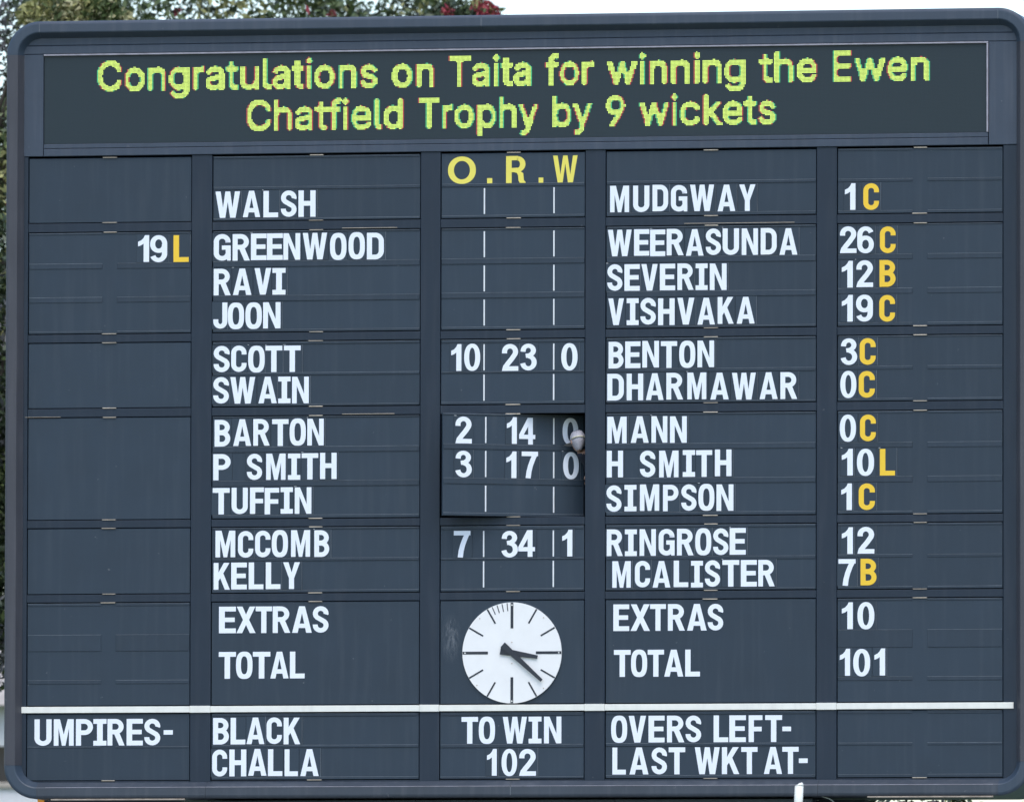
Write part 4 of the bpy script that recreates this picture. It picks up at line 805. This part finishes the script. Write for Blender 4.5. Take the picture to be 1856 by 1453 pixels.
# house behind the lower left corner
hy0 = 25.0
hw = mat('house_wall_paint', (.74,.75,.76), .7, .05, 2, streak=.1); hr = mat('house_trim', (.42,.38,.33), .6, .15, 4); hg = mat('house_glass', (.02,.022,.028), .15, .1, 2)
hx1 = ax(84, 1440, hy0); hz_top = az(5, 1276, hy0); hs = az(20, 1428, hy0)
house = tag(empty('house', (hx1-4, hy0, 0)), 'white house wall showing past the lower left corner of the board', 'house')
zwin0, zwin1 = az(5, 1412, hy0), az(5, 1351, hy0)
m_ = MB(); m_.box(hx1-8, hx1, hy0, hy0+5, 0, hs); m_.build('lower_wall', hw, house)
m_ = MB(); m_.box(hx1-8, hx1, hy0+.01, hy0+5, zwin1, hz_top); m_.build('upper_wall', hw, house)
m_ = MB(); m_.box(hx1-8, hx1-.0, hy0+.15, hy0+4.9, hs+.08, zwin1-.002)
m_.build('window', hg, house)
m_ = MB(); m_.bar(hx1-8, hx1+.02, hy0-.05, hy0+.3, hs+.002, hs+.078, .01); m_.build('sill', hr, house)
for i in range(5):
    xx = hx1-.1-i*1.4; m_ = MB(); m_.bar(xx-.05, xx, hy0+.08, hy0+.149, hs+.08, zwin1-.003, .005); m_.build('mullion', hw, house)
m_ = MB(); xm, zr = hx1-4, hz_top+1.4
m_.add([(hx1-8.3,hy0-.3,hz_top-.02),(hx1+.3,hy0-.3,hz_top-.02),(hx1+.3,hy0+5.3,hz_top-.02),(hx1-8.3,hy0+5.3,hz_top-.02),(hx1-8.3,hy0+2.5,zr),(hx1+.3,hy0+2.5,zr)], [(0,1,5,4),(2,3,4,5),(1,2,5),(3,0,4),(3,2,1,0)])
m_.build('roof', hr, house)
om = mat('orange_paint', (.75,.30,.02), .5, .1, 5)
ox = ax(76, 1450, 3.0); op = tag(empty('orange_sign', (ox, 3, 0)), 'orange edged sign board under the lower left corner of the frame', 'sign')
m_ = MB(); m_.bar(ax(69,1450,3), ax(81,1450,3), 2.97, 3.03, 3.6, az(75,1447.3,3), .004); m_.build('edge_board', om, op)
m_ = MB(); m_.bar(ax(81.2,1450,3), ax(330,1450,3), 2.98, 3.02, 3.7, az(75,1449,3), .004); m_.build('sign_board', M['dark'], op)
for q in (100, 300):
    m_ = MB(); xx = ax(q,1450,3.05); m_.tube([(xx,3.06,0),(xx,3.06,4.5)], .04, 8); m_.build('leg', M['dark'], op)

# ---------------------------------------------------------------- trees
leafd = mat('leaf_dark', (.036, .055, .024), .5, .35, 3, spec=.5)
leafm = mat('leaf_mid', (.075, .105, .035), .5, .35, 3)
leafp = mat('leaf_pale', (.28, .28, .11), .6, .25, 4)
leafr = mat('flower_red', (.30,.045,.06), .6, .2, 4)
leafg = mat('leaf_grey', (.12,.12,.12), .6, .25, 4)
bark = mat('bark', (.09,.075,.06), .9, .3, 6, bump=.6, bscale=20)
def leaves(name, centers, rads, cnt, size, mats, weights, parent, origin, squash=1.0):
    nC = len(centers); w = np.asarray(rads)**2; w = w/w.sum()
    cl = rng.choice(nC, cnt, p=w); C = np.asarray(centers)[cl]; Rr = np.asarray(rads)[cl]
    d = rng.normal(size=(cnt,3)); d /= np.linalg.norm(d,axis=1)[:,None]; rr_ = rng.random(cnt)**.45
    P = C + d*(rr_*Rr)[:,None]*np.array([1,1,squash])
    a = rng.normal(size=(cnt,3)) + d*.6; a /= np.linalg.norm(a,axis=1)[:,None]
    t = rng.normal(size=(cnt,3)); b_ = np.cross(a,t); b_ /= np.linalg.norm(b_,axis=1)[:,None]
    s = size*(.6+.8*rng.random(cnt))[:,None]
    V = np.empty((cnt,4,3)); V[:,0] = P-a*s; V[:,1] = P+b_*s*.42; V[:,2] = P+a*s; V[:,3] = P-b_*s*.42
    V = (V.reshape(-1,3)-np.array(origin)).astype(np.float32)
    me = bpy.data.meshes.new(name); me.vertices.add(cnt*4); me.vertices.foreach_set('co', V.ravel())
    me.loops.add(cnt*4); me.loops.foreach_set('vertex_index', np.arange(cnt*4, dtype=np.int32))
    me.polygons.add(cnt); me.polygons.foreach_set('loop_start', np.arange(0,cnt*4,4,dtype=np.int32))
    for m in mats: me.materials.append(m)
    cw = np.asarray(weights, float); cw /= cw.sum()
    base = rng.choice(len(mats), nC, p=cw)[cl]; own = rng.choice(len(mats), cnt, p=cw)
    mi = np.where(rng.random(cnt) < .72, base, own).astype(np.int32)
    me.polygons.foreach_set('material_index', mi); me.update(calc_edges=True)
    o = bpy.data.objects.new(name, me); COL.objects.link(o); o.parent = parent
    o.location = Vector(origin)-world_loc(parent); return o
def tree(label, base, cc, cr, nclump, cnt, weights, size=.055, clump=(.35,.75), group=None):
    root = tag(empty('pohutukawa_tree', base), label, 'tree', group)
    bx, by, bz = base; mb = MB(); top = Vector((cc[0], cc[1], cc[2]+cr[2]*.2))
    mb.tube([(bx,by,0), (bx+.1,by,1.5), (bx+(cc[0]-bx)*.5,by,cc[2]*.5), tuple(top)], [.42,.34,.27,.10], 10); mb.build('trunk', bark, root, smooth=True)
    cs, rs = [], []
    for i in range(nclump):
        d = rng.normal(size=3); d /= np.linalg.norm(d); q = rng.random()**.33
        q = .35+.65*q
        cs.append((cc[0]+d[0]*cr[0]*q, cc[1]+d[1]*cr[1]*q, cc[2]+d[2]*cr[2]*q)); rs.append(rng.uniform(*clump))
    for i in range(9):
        e = Vector(cs[i*max(1,nclump//9) % nclump]); s0 = Vector((cc[0], cc[1], cc[2]-cr[2]*.5)).lerp(top, rng.random()*.8)
        mid = s0.lerp(e, .5)+Vector((0,0,-.25)); mb = MB(); mb.tube([s0, mid, e], [.11,.07,.025], 7); mb.build('limb', bark, root, smooth=True)
    o = leaves('crown', cs, rs, cnt, size, [leafd, leafm, leafp, leafr, leafg], weights, root, cc); o['kind'] = 'stuff'
    return root
pA = at(620, 60, 11.0); pL = at(60, 300, 9.0)
tree_a = tree('dark green tree with pale new shoots behind the upper left corner of the board', (-8.6, 9.5, 0), (-8.9, 9.5, 12.6), (3.6, 2.6, 4.7), 260, 95000, [6,5,1.8,.06,.6])
tree_b = tree('tree with a red flower cluster whose crown ends above the middle of the board', (-5.6, 12.5, 0), (-5.7, 12.5, 12.9), (3.75, 2.6, 4.6), 250, 95000, [6.5,5,1.3,.30,.5])
tree('dark bushy tree at the left edge, beside the middle of the board', (-10.6, 8.0, 0), (-8.9, 8.0, 10.2), (2.8, 2.2, 2.7), 170, 75000, [7,2.5,.3,0,1.2])
# pale flowering shoots of the first tree that stand up behind the top rail
shoots = []
for (x, y, r_) in ((50,28,.14),(75,14,.17),(100,22,.19),(128,12,.18),(140,28,.16),(165,12,.15),(178,22,.21),(205,26,.17),(60,36,.13),(88,36,.13),(190,6,.19),(225,32,.11)):
    q = at(x, y, 8.2); shoots.append(((q.x, q.y, q.z), r_))
leaves('young_shoots', [s[0] for s in shoots], [s[1] for s in shoots], 2800, .05, [leafp, leafm, mat('leaf_cream', (.42,.40,.22), .6, .2, 5)], [5,2,4], tree_a, shoots[0][0])['kind'] = 'stuff'
for s_, r_ in shoots[:9]:
    mb = MB(); e = Vector(s_); mb.tube([(-8.9, 9.4, 12.6), tuple(Vector((-8.9, 9.4, 12.6)).lerp(e, .6)+Vector((0,.2,-.3))), s_], [.05,.03,.01], 6); mb.build('twig', bark, tree_a)
fl = []
for (x, y, r_) in ((880,20,.13),(893,25,.10),(866,10,.09),(320,22,.05),(812,22,.07),(600,25,.05)):
    q = at(x, y, 11.8); fl.append(((q.x, q.y, q.z), r_))
leaves('red_flowers', [s[0] for s in fl], [s[1] for s in fl], 650, .04, [leafr, leafm, leafp], [3,2,1], tree_b, fl[0][0])['kind'] = 'stuff'
# leafy end of the crown that carries them
tip = [(Vector(fl[k][0])+Vector(o), r) for k, o, r in ((0,(-.25,.3,-.25),.35),(0,(-.1,.5,-.6),.42),(2,(-.35,.4,-.3),.4),(4,(-.1,.3,-.3),.42),(0,(.0,.3,-1.1),.45))]
leaves('crown_tip', [tuple(t_[0]) for t_ in tip], [t_[1] for t_ in tip], 9000, .055, [leafd, leafm, leafp], [6,5,1], tree_b, tuple(tip[0][0]))['kind'] = 'stuff'
mb = MB(); mb.tube([(-5.7,12.5,13.5), tuple((Vector((-5.7,12.5,13.5))+tip[1][0])/2+Vector((0,0,.1))), tuple(tip[0][0])], [.08,.05,.015], 7); mb.build('limb', bark, tree_b, smooth=True)
# shrub seen under the board to the right
root = tag(empty('shrub', (1.5, 7.5, 0)), 'green leafy shrub showing below the right end of the board', 'shrub')
cs = [(rng.uniform(.8,4.6)-.6, rng.uniform(6.5,8.5), rng.uniform(4.2,6.6)) for _ in range(60)]
leaves('foliage', cs, [rng.uniform(.3,.6) for _ in cs], 14000, .07, [leafd, leafm, leafp, leafr, leafg], [4,4,1.5,0,1], root, (1.5,7.5,5))['kind'] = 'stuff'
mb = MB(); mb.tube([(1.5,7.5,0),(1.6,7.5,2.5),(1.8,7.5,5)], [.18,.14,.06], 8); mb.build('trunk', bark, root, smooth=True)
